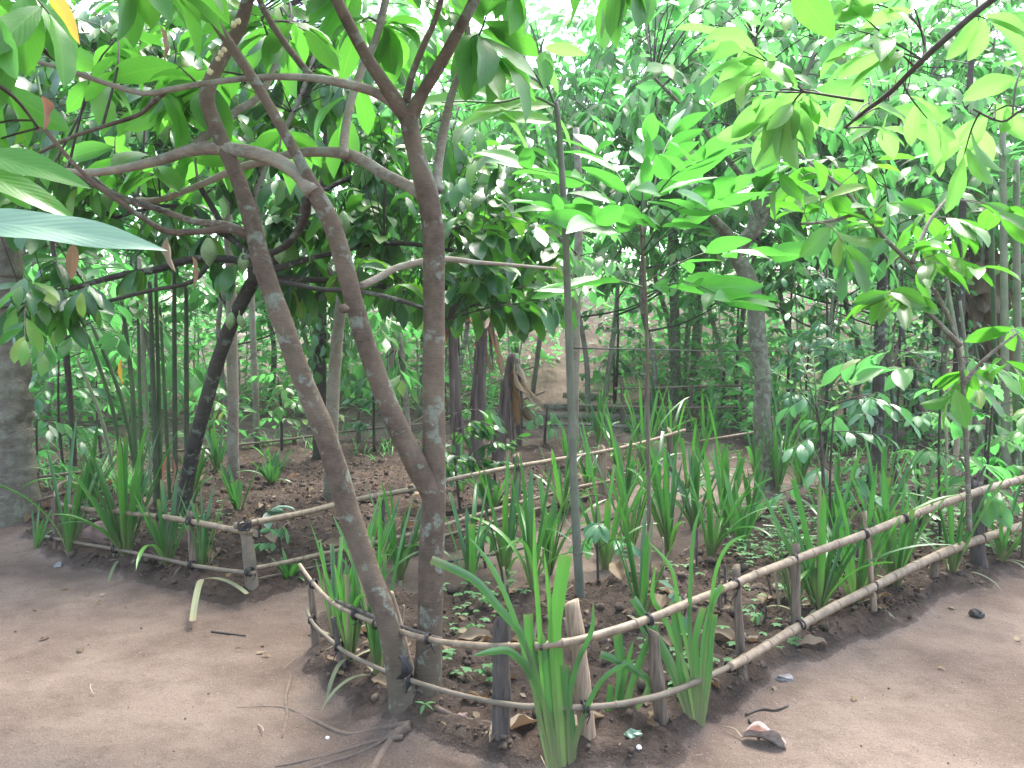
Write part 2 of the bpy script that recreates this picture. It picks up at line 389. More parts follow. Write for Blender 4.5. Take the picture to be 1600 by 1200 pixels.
M['tie'] = plain_mat('black rubber tie', (.012, .011, .012), (.035, .032, .034), 40, .6, .3)
M['wire'] = plain_mat('wire', (.03, .028, .028), (.06, .055, .05), 40, .6, .1)
M['root'] = plain_mat('root bark', (.075, .055, .042), (.14, .105, .082), 22, .9, .7)
M['stone'] = plain_mat('stone', (.12, .115, .11), (.22, .21, .20), 22, .9, .6)
M['stone_black'] = plain_mat('dark stone', (.02, .018, .018), (.06, .055, .05), 22, .8, .6)
M['stone_red'] = plain_mat('reddish stone', (.15, .10, .085), (.24, .165, .14), 16, .9, .6)
M['pebble'] = plain_mat('white pebble', (.5, .48, .45), (.68, .66, .62), 22, .8, .2)
M['clod'] = plain_mat('clod', (.034, .025, .019), (.11, .082, .065), 22, .95, .8)
M['cane'] = plain_mat('green cane', (.03, .065, .022), (.08, .13, .05), 9, .5, .2, (1, 1, .4))
M['cane_dark'] = plain_mat('dark cane', (.025, .04, .02), (.06, .08, .04), 9, .5, .2)
M['cane_pale'] = plain_mat('pale cane', (.12, .15, .08), (.22, .24, .15), 7, .6, .3)
M['straw'] = plain_mat('straw', (.2, .155, .105), (.32, .26, .19), 20, .85, .4)
M['dead_stem'] = plain_mat('dead banana stem', (.045, .032, .03), (.16, .12, .105), 16, .85, .8, (1, 1, .12), dist=.02)
M['pod'] = plain_mat('pod', (.11, .18, .07), (.22, .29, .14), 26, .5, .8)
M['flower'] = plain_mat('flower', (.6, .52, .30), (.75, .68, .42), 30, .6, .1)
# leaves
M['lf_cacao'] = leaf_mat('cacao leaf', [(0, (.020, .075, .022)), (.5, (.035, .13, .030)), (.86, (.065, .21, .035)), (1, (.20, .27, .04))], trans=.42, tcol=(.14, .62, .035), rough=.36, blemish=.5)
M['lf_dark'] = leaf_mat('dark glossy leaf', [(0, (.012, .050, .022)), (.6, (.022, .085, .030)), (1, (.045, .15, .04))], trans=.25, tcol=(.10, .42, .04), rough=.30, spec=.6)
M['lf_near'] = leaf_mat('near cacao leaf', [(0, (.028, .10, .025)), (.6, (.05, .17, .03)), (1, (.10, .26, .04))], trans=.45, tcol=(.18, .64, .06), rough=.38, blemish=.8, veins=9, bump=.25)
M['lf_yel'] = leaf_mat('young yellow green leaf', [(0, (.045, .15, .03)), (.6, (.08, .22, .04)), (1, (.15, .28, .06))], trans=.45, tcol=(.26, .72, .14), rough=.42, blemish=.3, veins=12)
M['lf_sap'] = leaf_mat('sapling leaf', [(0, (.028, .12, .030)), (.7, (.045, .18, .035)), (1, (.075, .24, .045))], trans=.38, tcol=(.14, .62, .07), rough=.33, blemish=.6, veins=14)
M['lf_bush'] = leaf_mat('bush leaf', [(0, (.018, .075, .030)), (.5, (.045, .155, .055)), (.93, (.085, .26, .08)), (1, (.26, .28, .06))], trans=.5, tcol=(.17, .72, .17), rough=.34, spec=.65)
M['lf_blue'] = leaf_mat('bluish leaf', [(0, (.03, .10, .055)), (1, (.075, .20, .10))], trans=.3, tcol=(.15, .5, .12), rough=.3, spec=.6)
M['lf_weed'] = leaf_mat('weed leaf', [(0, (.045, .15, .055)), (1, (.11, .27, .11))], trans=.4, tcol=(.3, .7, .2), rough=.5, veins=6)
M['lf_glauc'] = leaf_mat('glaucous leaf', [(0, (.15, .25, .19)), (1, (.19, .30, .22))], trans=.25, tcol=(.2, .5, .3), rough=.36, veins=10, vamt=.75, bump=.25)
M['lf_brownyel'] = leaf_mat('dying leaf', [(0, (.20, .11, .015)), (1, (.36, .23, .02))], trans=.45, tcol=(.7, .42, .04), rough=.5, blemish=1.0, veins=12)
M['lf_dead'] = leaf_mat('dead leaf', [(0, (.055, .032, .022)), (.5, (.11, .07, .05)), (1, (.24, .185, .15))], trans=.15, tcol=(.4, .2, .08), rough=.75, spec=.2, veins=9)
M['lf_red'] = leaf_mat('reddish leaf', [(0, (.12, .05, .035)), (1, (.22, .10, .07))], trans=.4, tcol=(.45, .18, .1), rough=.5, veins=9)
M['pandan'] = leaf_mat('pandan blade', [(0, (.012, .048, .024)), (.5, (.022, .085, .032)), (.8, (.045, .16, .030)), (1, (.085, .27, .03))], trans=.3, tcol=(.10, .52, .05), rough=.33, spec=.6, strap=True, bump=.35)
M['pandan_dead'] = leaf_mat('withered blade', [(0, (.11, .12, .07)), (1, (.19, .18, .12))], trans=.2, tcol=(.4, .4, .2), rough=.7, strap=True, bump=.35)

# ------------------------------------------------------------------ ground
def axis(segs):
    a = []
    for x0, x1, st in segs: a += list(np.arange(x0, x1, st))
    return np.array(a+[segs[-1][1]])
gx = axis([(-90, -20, 5), (-20, -8, .5), (-8, -3.2, .07), (-3.2, 3.6, .02), (3.6, 9, .07), (9, 22, .5), (22, 90, 5)])
gy = axis([(-12, 1.5, .9), (1.5, 2.5, .1), (2.5, 6.2, .02), (6.2, 7, .03), (7, 12, .06), (12, 24, .2), (24, 90, 3)])
GX, GY = np.meshgrid(gx, gy, indexing='ij'); GZ = H(GX, GY); MK = bedmask(GX, GY)
me = bpy.data.meshes.new('ground'); nx, ny = len(gx), len(gy)
me.vertices.add(nx*ny); me.vertices.foreach_set('co', np.stack([GX, GY, GZ], -1).astype(np.float32).ravel())
ii, jj = np.meshgrid(np.arange(nx-1), np.arange(ny-1), indexing='ij'); a0 = (ii*ny+jj).ravel()
fc = np.stack([a0, a0+ny, a0+ny+1, a0+1], -1).astype(np.int32)
me.loops.add(fc.size); me.loops.foreach_set('vertex_index', fc.ravel()); me.polygons.add(len(fc))
me.polygons.foreach_set('loop_start', np.arange(0, fc.size, 4, dtype=np.int32)); me.polygons.foreach_set('use_smooth', np.ones(len(fc), bool)); me.update(calc_edges=True)
at = me.attributes.new('bed', 'FLOAT', 'POINT'); at.data.foreach_set('value', MK.astype(np.float32).ravel()); me.materials.append(M['soil'])
def split_ground(me):
    """the same sheet cut into path and planted soil along the bed outline"""
    fm = (MK[:-1, :-1]+MK[1:, :-1]+MK[1:, 1:]+MK[:-1, 1:]).ravel()/4 > .5
    co = np.stack([GX, GY, GZ], -1).reshape(-1, 3); bed = (MK*(1-.85*sstep(8.5, 12, GY+(vnoise(GX, GY, 1.5, 21)-.5)*2))).ravel()
    for nm, sel in (('dirt_path', ~fm), ('garden_soil', fm)):
        f = fc[sel]; u, inv = np.unique(f, return_inverse=True); f = inv.reshape(-1, 4).astype(np.int32)
        m2 = bpy.data.meshes.new(nm); m2.vertices.add(len(u)); m2.vertices.foreach_set('co', co[u].astype(np.float32).ravel())
        m2.loops.add(f.size); m2.loops.foreach_set('vertex_index', f.ravel()); m2.polygons.add(len(f))
        m2.polygons.foreach_set('loop_start', np.arange(0, f.size, 4, dtype=np.int32)); m2.polygons.foreach_set('use_smooth', np.ones(len(f), bool)); m2.update(calc_edges=True)
        a = m2.attributes.new('bed', 'FLOAT', 'POINT'); a.data.foreach_set('value', bed[u].astype(np.float32)); m2.materials.append(M['soil'])
        o = bpy.data.objects.new(nm, m2); COL.objects.link(o)
        tag(o, {'dirt_path': 'trodden pinkish brown dirt path around the planting beds', 'garden_soil': 'dark crumbly soil of the planting beds'}[nm], {'dirt_path': 'path', 'garden_soil': 'soil'}[nm], kind='structure')
split_ground(me); bpy.data.meshes.remove(me)

# ------------------------------------------------------------------ tree helpers
def wp(pts, d0, d1=None):
    """[(px,py,rpx[,d])] -> world points, radii"""
    n = len(pts); W_, rr = [], []
    for i, p in enumerate(pts):
        d = p[3] if len(p) > 3 else (d0 if d1 is None else d0+(d1-d0)*i/(n-1))
        W_.append(P(p[0], p[1], d)); rr.append(p[2]*d/F)
    return W_, rr
def sub_path(pts, k=6):
    out = []
    for i in range(len(pts)-1):
        for t in range(k): out.append(pts[i].lerp(pts[i+1], t/k))
    return out+[pts[-1]]
def twigs_leaves(seed, anchors, targets, leafspec, nl=(4, 7), rtw=.004, droop=.35, lead=.5):
    """anchors: world points on limbs; targets: world points. Grows a twig from nearest anchor to each target; leaves along its outer part."""
    rng = random.Random(seed); tw = MB(); lp, ldir, LL, rnd = [], [], [], []
    A = np.array([tuple(a) for a in anchors])
    for T in targets:
        i = int(np.argmin(((A-np.array(T))**2).sum(1)+np.array([rng.random()*.05 for _ in range(len(A))])))
        a = Vector(A[i]); T = Vector(T); d = T-a; ln = d.length
        if ln < .05: d = Vector((rng.uniform(-1, 1), rng.uniform(-1, 1), .3)); ln = .15; T = a+d.normalized()*ln
        m = a.lerp(T, .5)+Vector((rng.uniform(-.1, .1), rng.uniform(-.1, .1), rng.uniform(0, .22)))*ln
        tw.tube([a, m, T], [rtw*(1.1+ln*.8), rtw*1.2, rtw*.6], seg=5, sub=3, cap=False)
        n = rng.randint(*nl); dd = (T-m).normalized()
        side = dd.cross(Vector((0, 0, 1)))
        side = side.normalized() if side.length > .1 else Vector((1, 0, 0))
        for k in range(n):
            t = 1-(k/n)*lead*min(1, .55/max(ln, .1))*1.3
            t = max(t, .15)
            q = m.lerp(T, (t-.5)*2) if t > .5 else a.lerp(m, t*2)
            s = 1 if k % 2 else -1
            v = dd*rng.uniform(.3, 1.0)+side*s*rng.uniform(.5, 1.1)+Vector((rng.uniform(-.25, .25), rng.uniform(-.25, .25), -droop*rng.uniform(.3, 1.8)))
            if k == 0: v = dd+Vector((0, 0, -droop))
            lp.append(tuple(q)); ldir.append(tuple(v)); LL.append(rng.uniform(*leafspec['L'])); rnd.append(rng.random())
    return tw, (lp, ldir, np.array(LL), np.array(rnd))
def add_leaves(lb, arr, spec, seed=0):
    lp, ld, L, rnd = arr
    if not len(lp): return
    rng = np.random.default_rng(seed); N = len(lp)
    lb.add(rnd**spec.get('pow', 1), lp, ld, L, L*spec.get('ratio', .38)*rng.uniform(.85, 1.15, N), rng.uniform(*spec.get('bend', (.2, .9)), N), rng.uniform(*spec.get('fold', (.1, .5)), N),
           rng.normal(0, spec.get('roll', .45), N), ns=spec.get('ns', 5), na=spec.get('na', 1), wavy=spec.get('wavy', .04), rng=rng, profile=spec.get('profile', 'obov'))
def targets_box(seed, boxes):
    """boxes (x0,y0,x1,y1,d0,d1,n) in photo pixels and metres of distance"""
    rng = random.Random(seed); out = []
    for x0, y0, x1, y1, d0, d1, n in boxes:
        for _ in range(n): out.append(P(rng.uniform(x0, x1), rng.uniform(y0, y1), rng.uniform(d0, d1)))
    return out
SP_C = dict(L=(.17, .30), ratio=.38, ns=6, na=1, bend=(.2, 1.1), fold=(.1, .55), wavy=.05)

# ------------------------------------------------------------------ main cacao tree
def main_tree():
    base = G(655, 1142); base.z -= .04
    t = thing('cacao_tree', base, 'brown multi-stemmed cacao tree rising behind the curved corner of the front bamboo fence', 'tree')
    A = [(664,1190,54,3.27),(664,1142,40,3.27),(666,1112,30),(668,1080,24.5),(670,1030,21),(672,960,20),(674,870,20),(678,760,19),(678,600,17),(678,450,17),(677,370,17),(668,305,17),(650,240,14),(635,172,14)]
    d = 3.27
    Aw, Ar = wp(A, d); m = MB().tube(Aw, Ar, 16, .06, seed=1); m.build('trunk', M['bark'], t)
    B = [(642,1190,54,3.26),(638,1140,39,3.25),(633,1108,29),(628,1078,23),(620,1035,20.5),(603,965,18,3.2),(572,880,17.5),(545,800,18),(512,690,18),(472,590,16.5),(437,490,16),(412,420,15),(394,350,14),(372,280,12.5),(346,220,12),(324,160,12),(330,125,11),(350,85,10.5),(375,40,10),(390,-20,9.5),(400,-130,9),(380,-260,7)]
    Bw, Br = wp(B, 3.22, 3.3); MB().tube(Bw, Br, 14, .07, seed=2).build('trunk', M['bark'], t)
    C = [(680,800,17),(672,765,18),(652,728,19),(620,665,17),(590,590,16),(562,505,15),(541,425,15),(520,355,14.5),(492,300,13.5),(474,262,9),(440,200,8),(400,130,8),(360,70,8),(308,-10,7),(250,-120,6)]
    Cw, Cr = wp(C, 3.27, 3.05); MB().tube(Cw, Cr, 14, .07, seed=3).build('trunk', M['bark'], t)
    limbs = []
    def limb(pts, d0, d1, mat='bark', seg=9):
        w_, r_ = wp(pts, d0, d1); MB().tube(w_, r_, seg, .06, seed=len(limbs)).build('branch', M[mat], t); limbs.append(w_); return w_
    limb([(636,185,13),(600,130,10.5),(565,75,9.5),(522,-10,9),(470,-130,8),(430,-300,6)], 3.27, 3.0, 'bark')
    limb([(638,188,13),(660,145,10),(685,105,9.5),(715,50,9),(748,-15,8.5),(800,-140,8),(880,-260,6)], 3.27, 3.0)
    limb([(634,160,7),(643,120,5),(660,75,5),(680,30,4.5),(692,-20,4.5),(700,-140,4)], 3.27, 3.1)
    limb([(683,300,9),(684,265,7.5),(692,210,7),(705,150,6),(722,100,5),(732,55,4),(728,20,3),(735,-60,3)], 3.3, 3.6, 'bark_pale')
    limb([(668,312,11),(640,292,9),(600,272,9),(565,250,9),(538,240,9),(500,237,7.5),(460,240,7),(420,250,6.5),(370,264,6),(310,290,5),(250,312,5),(215,312,4)], 3.27, 3.9, 'bark_pale')
    limb([(538,244,8),(538,215,7),(548,160,6.5),(565,110,6.5),(588,60,6),(605,-10,6),(630,-120,5)], 3.42, 3.9, 'bark_pale')
    limb([(628,178,9),(605,155,8),(575,140,7.5),(535,130,7),(490,122,6),(430,120,5),(370,124,4.5),(310,132,4.5),(265,140,4.5),(225,146,4),(175,133,4),(130,118,4),(80,102,3.5),(10,85,3)], 3.27, 3.0, 'bark_pale')
    limb([(492,124,6),(470,100,5.5),(440,60,5),(415,20,5),(398,-15,5),(340,-120,4)], 3.2, 3.3)
    limb([(262,140,4),(240,160,3.5),(215,180,3.5),(160,198,3),(110,215,3),(55,242,2.5)], 3.1, 3.4)
    limb([(488,300,12),(465,272,11),(435,252,11),(395,239,11),(345,232,10.5),(300,234,10),(250,250,8),(190,264,6.5),(140,270,6),(100,268,5),(60,262,4)], 3.12, 3.5, 'bark_pale')
    limb([(298,236,7),(318,215,7),(345,196,6.5),(372,172,6),(400,155,5.5),(420,125,5),(436,85,4.5),(455,30,4)], 3.3, 3.7, 'bark_pale')
    limb([(390,372,8),(362,358,6.5),(310,362,5),(262,362,5),(232,346,4.5),(196,322,4),(150,288,3.5),(110,250,3.5),(60,190,3.5),(25,155,3),(-30,110,3)], 3.27, 2.9)
    limb([(388,368,8),(355,352,6),(300,345,5),(245,326,5),(190,310,5),(140,285,4.5),(90,262,4)], 3.3, 3.6)
    limb([(250,328,4),(215,315,3.5),(175,300,3.5),(130,270,3),(60,255,2.5)], 3.4, 3.7, 'twig', 6)
    limb([(478,312,8),(478,335,7),(465,362,6),(445,385,5.5),(415,398,5),(380,402,4)], 3.15, 3.5, 'bark_dark')
    limb([(562,448,6),(590,435,6),(625,417,5.5),(690,405,5),(745,410,3.5),(810,415,2.5),(870,420,2)], 3.3, 3.7, 'bark_pale')
    # bark knots
    for x, y, dd, r in ((541,482,3.1,9),(676,302,3.3,10),(678,700,3.25,6),(690,296,3.3,7)):
        b = MB().blob(P(x-4, y, dd), r*dd/F, (1, 1, .8), .5, x); b.build('knot', M['bark'], t)
    # roots lying on the soil
    for pts in ([(640,1140,8),(600,1146,5),(545,1152,4),(490,1130,3.5),(440,1110,3),(370,1106,1.5)], [(640,1152,9),(610,1165,7),(590,1195,7),(570,1230,6)],
                [(630,1158,5),(580,1172,3.5),(520,1180,3),(430,1196,2)], [(455,1062,3),(446,1090,3),(449,1120,2.5),(440,1160,2)], [(680,1130,5),(720,1128,4),(770,1142,4),(800,1150,3)], [(625,1158,4),(575,1178,3),(500,1200,3),(430,1215,3)]):
        w_, r_ = [], []
        for x, y, rp in pts:
            g = G(x, y); g = onground(g.x, g.y); r = rp*g.y/F; g.z -= r*.15; w_.append(g); r_.append(r)
        w_[0].z += .01
        MB().tube(w_, r_, 8, .15).build('root', M['root'], t)
    # leaves: crown overhead and on the low side branches
    e_ = Bw[-1]; lw = [e_, e_+Vector((-.7, -.4, .2)), Vector((-2.2, 1.9, 3.7)), Vector((-3.0, 1.4, 3.6)), Vector((-3.8, .9, 3.4))]  # limbs added out of view to carry leaves that shade the left path
    MB().tube(lw, [.022, .018, .015, .011, .006], 9, .06).build('branch', M['bark'], t); limbs.append(lw)
    lw = [Vector((-2.2, 1.9, 3.7)), Vector((-2.4, 2.8, 3.8)), Vector((-3.0, 3.8, 3.8))]; MB().tube(lw, [.014, .011, .006], 8, .06).build('branch', M['bark'], t); limbs.append(lw)
    rng = random.Random(4)
    anchors = []
    for l_ in limbs: anchors += sub_path(l_, 3)
    anchors += sub_path(Bw[-5:], 3)+sub_path(Cw[-5:], 3)
    tg = targets_box(11, [(-100,-480,900,-150,2.4,4.8,105), (20,120,330,250,3.2,4.2,6), (0,40,330,110,3.2,4.2,6), (330,-20,620,80,3.4,4.4,7), (700,-20,830,100,3.3,4.2,5), (230,190,640,250,3.7,4.4,4)])
    tg += [Vector((rng.uniform(-4, -.9), rng.uniform(.4, 3.6), rng.uniform(3.3, 4.3))) for _ in range(150)]  # unseen leaf sprays, added so their shade darkens the path at left
    tw, arr = twigs_leaves(5, anchors, tg, SP_C, (4, 8), droop=.7)
    tw.build('twigs', M['twig'], t); lb = LB(); add_leaves(lb, arr, SP_C, 1); lb.build('crown', M['lf_near'], t)
    # small cauliflory flowers on the upper stem
    for x, y in ((365,38),(372,33),(345,84),(350,78),(328,112),(341,92)):
        MB().blob(P(x, y, 3.2), .011, (1, .7, 1), .6, x).build('flower', M['flower'], t)
    # sprout at the foot
    lb = LB(); p = P(664, 1100, 3.14)
    dirs = [(1, 0, .3), (-1, -.1, .4), (.5, -.6, .5), (.7, 0, -.4), (-.3, -.4, -.5)]
    lb.add([.9]*5, [tuple(p)]*5, dirs, [.04]*5, [.02]*5, .3, .3, 0.0); lb.build('sprout', M['lf_weed'], t)
    return t
main_tree()

# ------------------------------------------------------------------ second cacao, leaning dark stem with pods
def pod(pos, L, parent, mat, tilt=0):
    m = MB(); n = 9; seg = 20
    for i in range(n+1):
        s = i/n; r = L*.27*math.sin(math.pi*min(1, s*.93+.05))**.75*(1 if s < .75 else 1-(s-.75)*1.6)
        for k in range(seg):
            a = 2*math.pi*k/seg; rr = r*(1+.09*math.cos(10*a))
            m.v.append(Vector(pos)+Vector((rr*math.cos(a)+tilt*s*L, rr*math.sin(a), -s*L)))
        if i:
            for k in range(seg):
                k2 = (k+1) % seg; m.f.append(((i-1)*seg+k, i*seg+k, i*seg+k2, (i-1)*seg+k2))
    m.tube([Vector(pos)+Vector((0, 0, .03)), Vector(pos)], [.004, .006], 6)
    return m.build('pod', mat, parent)
def second_tree():
    base = G(286, 818); base.z -= .05; D = base.y
    t = thing('cacao_tree', base, 'dark lichen-spotted cacao stem leaning right behind the left fence, with hanging green pods', 'tree')
    T, r = wp([(284,826,13),(290,765,12),(303,700,11.5),(320,635,11),(345,550,11),(368,492,10.5),(392,446,11),(404,428,9)], D, D-.5); MB().tube(T, r, 12, .08).build('trunk', M['bark_dark'], t)
    E = D-.5; limbs = []
    for pts, d0, d1, mt in (
        ([(400,436,9),(392,415,7),(372,407,6),(330,404,6),(290,407,6),(240,422,5.5),(190,430,5),(150,440,4.5),(100,455,4),(40,475,3.5),(-20,480,3)], E, E+.6, 'bark_dark'),
        ([(400,436,8),(430,435,5),(480,437,4.5),(540,440,4.5),(600,448,4),(660,462,3),(720,470,2.5)], E, E+.8, 'bark_dark'),
        ([(404,432,7),(440,440,4),(500,452,4),(560,455,3.5),(640,474,3.5),(700,500,2.5)], E, E-.4, 'bark_dark'),
        ([(396,440,8),(388,400,6),(360,372,5),(330,355,5),(300,330,4),(250,322,3),(180,340,3)], E, E+.9, 'bark_dark'),
        ([(402,430,8),(405,370,7),(400,310,6),(412,265,6),(430,230,5),(470,150,4),(500,60,3)], E, E+.6, 'bark_pale'),
        ([(402,430,7),(450,385,5),(470,330,5),(520,290,4),(590,260,4),(660,200,3)], E, E+1, 'bark_dark'),
        ([(330,404,5),(300,440,3.5),(230,455,3),(140,478,3),(50,500,2.5)], E+.2, E-.3, 'twig'),
        ([(360,372,5),(300,270,4),(250,180,3.5),(200,60,3)], E+.3, E+.8, 'bark_dark'),
        ([(404,428,7),(500,400,4),(600,380,4),(700,390,3.5),(800,420,3),(870,470,2)], E, E+.6, 'bark_dark')):
        w_, r_ = wp(pts, d0, d1); MB().tube(w_, r_, 8, .08).build('branch', M[mt], t); limbs += sub_path(w_, 3)
    tg = targets_box(21, [(10,0,330,250,5.4,7.2,66), (0,250,330,430,6.2,7.4,34), (330,40,650,300,5.6,7.4,84), (430,280,660,470,5.8,7.4,64), (-60,40,70,330,5.3,6.4,20), (690,270,880,490,5.4,7.0,66), (0,430,150,540,4.6,5.6,10), (330,300,480,440,5.8,7,12), (700,180,830,300,5.5,6.8,14)])
    tw, arr = twigs_leaves(6, limbs, tg, dict(SP_C, L=(.14, .25)), (6, 9), droop=.75, rtw=.003)
    tw.build('twigs', M['twig'], t)
    lb = LB(); lb2 = LB()
    lp, ld, L, rnd = arr; lp = np.array(lp); ld = np.array(ld); k = rnd < .6
    L = L*1.12
    add_leaves(lb, (lp[k], ld[k], L[k], rnd[k]/.6), SP_C, 2); add_leaves(lb2, (lp[~k], ld[~k], L[~k], (rnd[~k]-.6)/.4), SP_C, 3)
    lb.build('crown', M['lf_dark'], t); lb2.build('crown', M['lf_cacao'], t)
    for x, y, L, tl in ((326,372,.19,.0),(436,378,.15,.03),(380,395,.13,0),(536,330,.14,.1),(361,488,.12,-.1),(374,492,.10,.25),(410,352,.12,0)):
        pod(P(x, y, E-.12), L, t, M['pod'], tl)
    for (x, y, d_), dr, rn_, rl in (((60,150,4.6), (.1, 0, -1), .2, .3), ((262,370,4.9), (0, .1, -1), .9, 1.2), ((300,400,5), (.2, 0, -1), .5, .4), ((115,380,4.6), (-.1, 0, -1), .7, 2), ((250,40,5), (.3, 0, -1), .3, .1)):
        lb = LB(); lb.add([rn_], [tuple(P(x, y, d_))], [dr], .2, .07, .4, .7, rl, ns=7, na=2, wavy=.12, rng=np.random.default_rng(x)); lb.build('dead_leaf', M['lf_dead'], t)
second_tree()

# ------------------------------------------------------------------ generic trees
def gen_crown(seed, base, top, rad, ntw, spec, n_l=(5, 9), limbs=7, stems=1, rt=.05, lean=(0, 0), z0=.35, droop=.45, rtw=.005):
    """local coordinates; returns trunk MB, branch MB, twig MB, leaf array"""
    rng = random.Random(seed); tr, br = MB(), MB(); anch = []
    for s_ in range(stems):
        a = 6.28*s_/max(1, stems)+rng.random(); o = Vector((math.cos(a), math.sin(a), 0))*(.12 if stems > 1 else 0)
        pts = [o]; k = 6
        for i in range(1, k+1):
            f = i/k
            pts.append(o+Vector((lean[0]*f+rng.uniform(-.05, .05)*top*.5+(math.cos(a)*f*rad*.5 if stems > 1 else 0), lean[1]*f+rng.uniform(-.05, .05)*top*.5+(math.sin(a)*f*rad*.5 if stems > 1 else 0), top*.86*f)))
        tr.tube(pts, [rt*(1-.7*i/k) for i in range(k+1)], 9, .12, seed=seed+s_)
        anch += sub_path(pts[2:], 3)
        for j in range(limbs):
            f = z0+(1-z0)*(j+rng.random())/limbs; q = pts[min(k-1, int(f*k))].lerp(pts[min(k, int(f*k)+1)], f*k % 1)
            b = rng.random()*6.28; ln = rad*rng.uniform(.6, .95)*(1.1-.5*f)
            e = q+Vector((math.cos(b)*ln, math.sin(b)*ln, rng.uniform(.15, .5)*ln)); mm = q.lerp(e, .5)+Vector((0, 0, -.06*ln))
            br.tube([q, mm, e], [rt*.42*(1.1-.6*f), rt*.3*(1.1-.6*f), rt*.12], 6, .1); anch += sub_path([q, mm, e], 4)
    tg = []
    while len(tg) < ntw:
        u = Vector((rng.uniform(-1, 1), rng.uniform(-1, 1), rng.uniform(-1, 1)))
        if u.length > 1 or u.length < .3: continue
        if mn.noise(u*2.2+Vector((seed*7.3, 0, 0))) < -.16: continue
        tg.append(Vector((u.x*rad+lean[0]*.8, u.y*rad+lean[1]*.8, top*(z0+1)/2+u.z*top*(1-z0)/2)))
    tw, arr = twigs_leaves(seed, anch, tg, spec, n_l, rtw=rtw, droop=droop)
    return tr, br, tw, arr
def make_tree(name, loc, label, cat, seed, spec, mt_leaf, mt_bark, group=None, **k):
    t = thing(name, (0, 0, 0), label, cat, group)
    tr, br, tw, arr = gen_crown(seed, loc, spec=spec, **k)
    tr.build('trunk', M[mt_bark], t); br.v += []; 
    n0 = len(br.v); br.v += tw.v; br.f += [tuple(i+n0 for i in f) for f in tw.f]
    br.build('branches', M[mt_bark], t); lb = LB(); add_leaves(lb, arr, spec, seed); lb.build('crown', M[mt_leaf], t)
    t.location = loc
    return t
SP_B = dict(L=(.12, .21), ratio=.42, ns=3, bend=(.1, .8), fold=(.1, .5), roll=.5)
SP_S = dict(L=(.16, .28), ratio=.42, ns=3, bend=(.1, .8), fold=(.1, .5), roll=.5)
SP_F = dict(L=(.22, .36), ratio=.45, ns=2, bend=(.1, .8), fold=(.1, .5), roll=.6)

# lichen-covered tree in the right middle
def lichen_tree():
    b = G(1190, 765); b.z -= .05; D = b.y
    t = thing('lichen_tree', b, 'crooked lichen-crusted trunk standing in the right middle ground with a broken stub', 'tree')
    T, r = wp([(1202,780,16),(1199,720,13),(1190,650,13.5),(1192,590,12),(1184,530,13),(1180,470,12),(1164,425,13),(1152,392,14),(1172,365,10),(1182,330,8),(1178,270,7),(1170,180,6),(1180,60,5)], D); MB().tube(T, r, 14, .16).build('trunk', M['bark_lichen'], t)
    an = sub_path(T[-5:], 4)
    for pts, d1 in (([(1156,400,13),(1140,372,10),(1122,350,8),(1108,338,6)], D-.2), ([(1174,368,9),(1190,350,8),(1198,325,8),(1208,280,6),(1215,220,5),(1250,140,4),(1290,40,3)], D+.4), ([(1178,300,5),(1130,240,4),(1080,180,3),(1020,120,2.5)], D-.5), ([(1180,340,5),(1240,300,4),(1310,280,3),(1390,250,2.5)], D-.6)):
        w_, r_ = wp(pts, D, d1); MB().tube(w_, r_, 9, .12).build('branch', M['bark_lichen'], t); an += sub_path(w_, 4)
    tg = targets_box(31, [(1020,-60,1420,200,D-1.4,D+1.4,90), (1060,200,1400,330,D-1.2,D+1,40), (1210,300,1400,430,D-.6, D+1.4, 22)])
    tw, arr = twigs_leaves(7, an, tg, SP_S, (5, 8), droop=.6); tw.build('twigs', M['twig'], t)
    lb = LB(); add_leaves(lb, arr, SP_S, 5); lb.build('crown', M['lf_bush'], t)
lichen_tree()

def simple_trunk(name, pts, d, label, cat='tree', mat='bark_pale', group=None, rough=.12, crown=None, seg=10, leafmat='lf_bush', spec=SP_S, seed=1, nl=(4, 7), ground=True, extra=()):
    if ground:
        b = G(pts[0][0], pts[0][1]); d = b.y
    base = P(pts[0][0], pts[0][1], d); base.z -= .06
    t = thing(name, base, label, cat, group)
    w_, r_ = wp(pts, d); w_[0] = base
    MB().tube(w_, r_, seg, rough, seed=seed).build('trunk', M[mat], t); an = sub_path(w_[len(w_)//2:], 4)
    for e in extra:
        q, rr = wp(e, d); MB().tube(q, rr, 7, rough).build('branch', M[mat], t); an += sub_path(q, 4)
    if crown:
        tg = targets_box(seed, [(x0, y0, x1, y1, d-a, d+a, n) for x0, y0, x1, y1, a, n in crown])
        tw, arr = twigs_leaves(seed, an, tg, spec, nl, droop=.5); tw.build('twigs', M['twig'], t)
        lb = LB(); add_leaves(lb, arr, spec, seed); lb.build('crown', M[leafmat], t)
    return t, d

simple_trunk('palm_tree', [(12,812,56),(8,770,48)]+[(5-9*k/24, 745-k*13, (46-k*.45)*(1.03 if k % 2 else .985)) for k in range(26)]+[(-10,300,32),(-14,100,28),(-16,-80,25)], 7, 'thick grey palm trunk with ringed rough bark at the left edge', mat='bark_palm', rough=.16, seg=18)
simple_trunk('slender_tree', [(366,752,10),(364,690,9),(364,600,9),(362,520,9),(360,420,8),(350,250,7),(345,60,5)], 9, 'slender pale trunk standing behind the leaning cacao stem', crown=[(250,20,480,330,1.4,30), (-60,-160,760,110,1.6,120)], leafmat='lf_cacao', spec=dict(SP_C, L=(.2, .34)), seed=41)
simple_trunk('slender_tree', [(402,700,5),(400,640,5),(396,540,5),(392,440,5),(388,280,4),(384,100,3)], 9, 'thin pale stem just right of the slender trunk, far behind', seed=43, crown=[(310,160,470,420,1.2,22)])
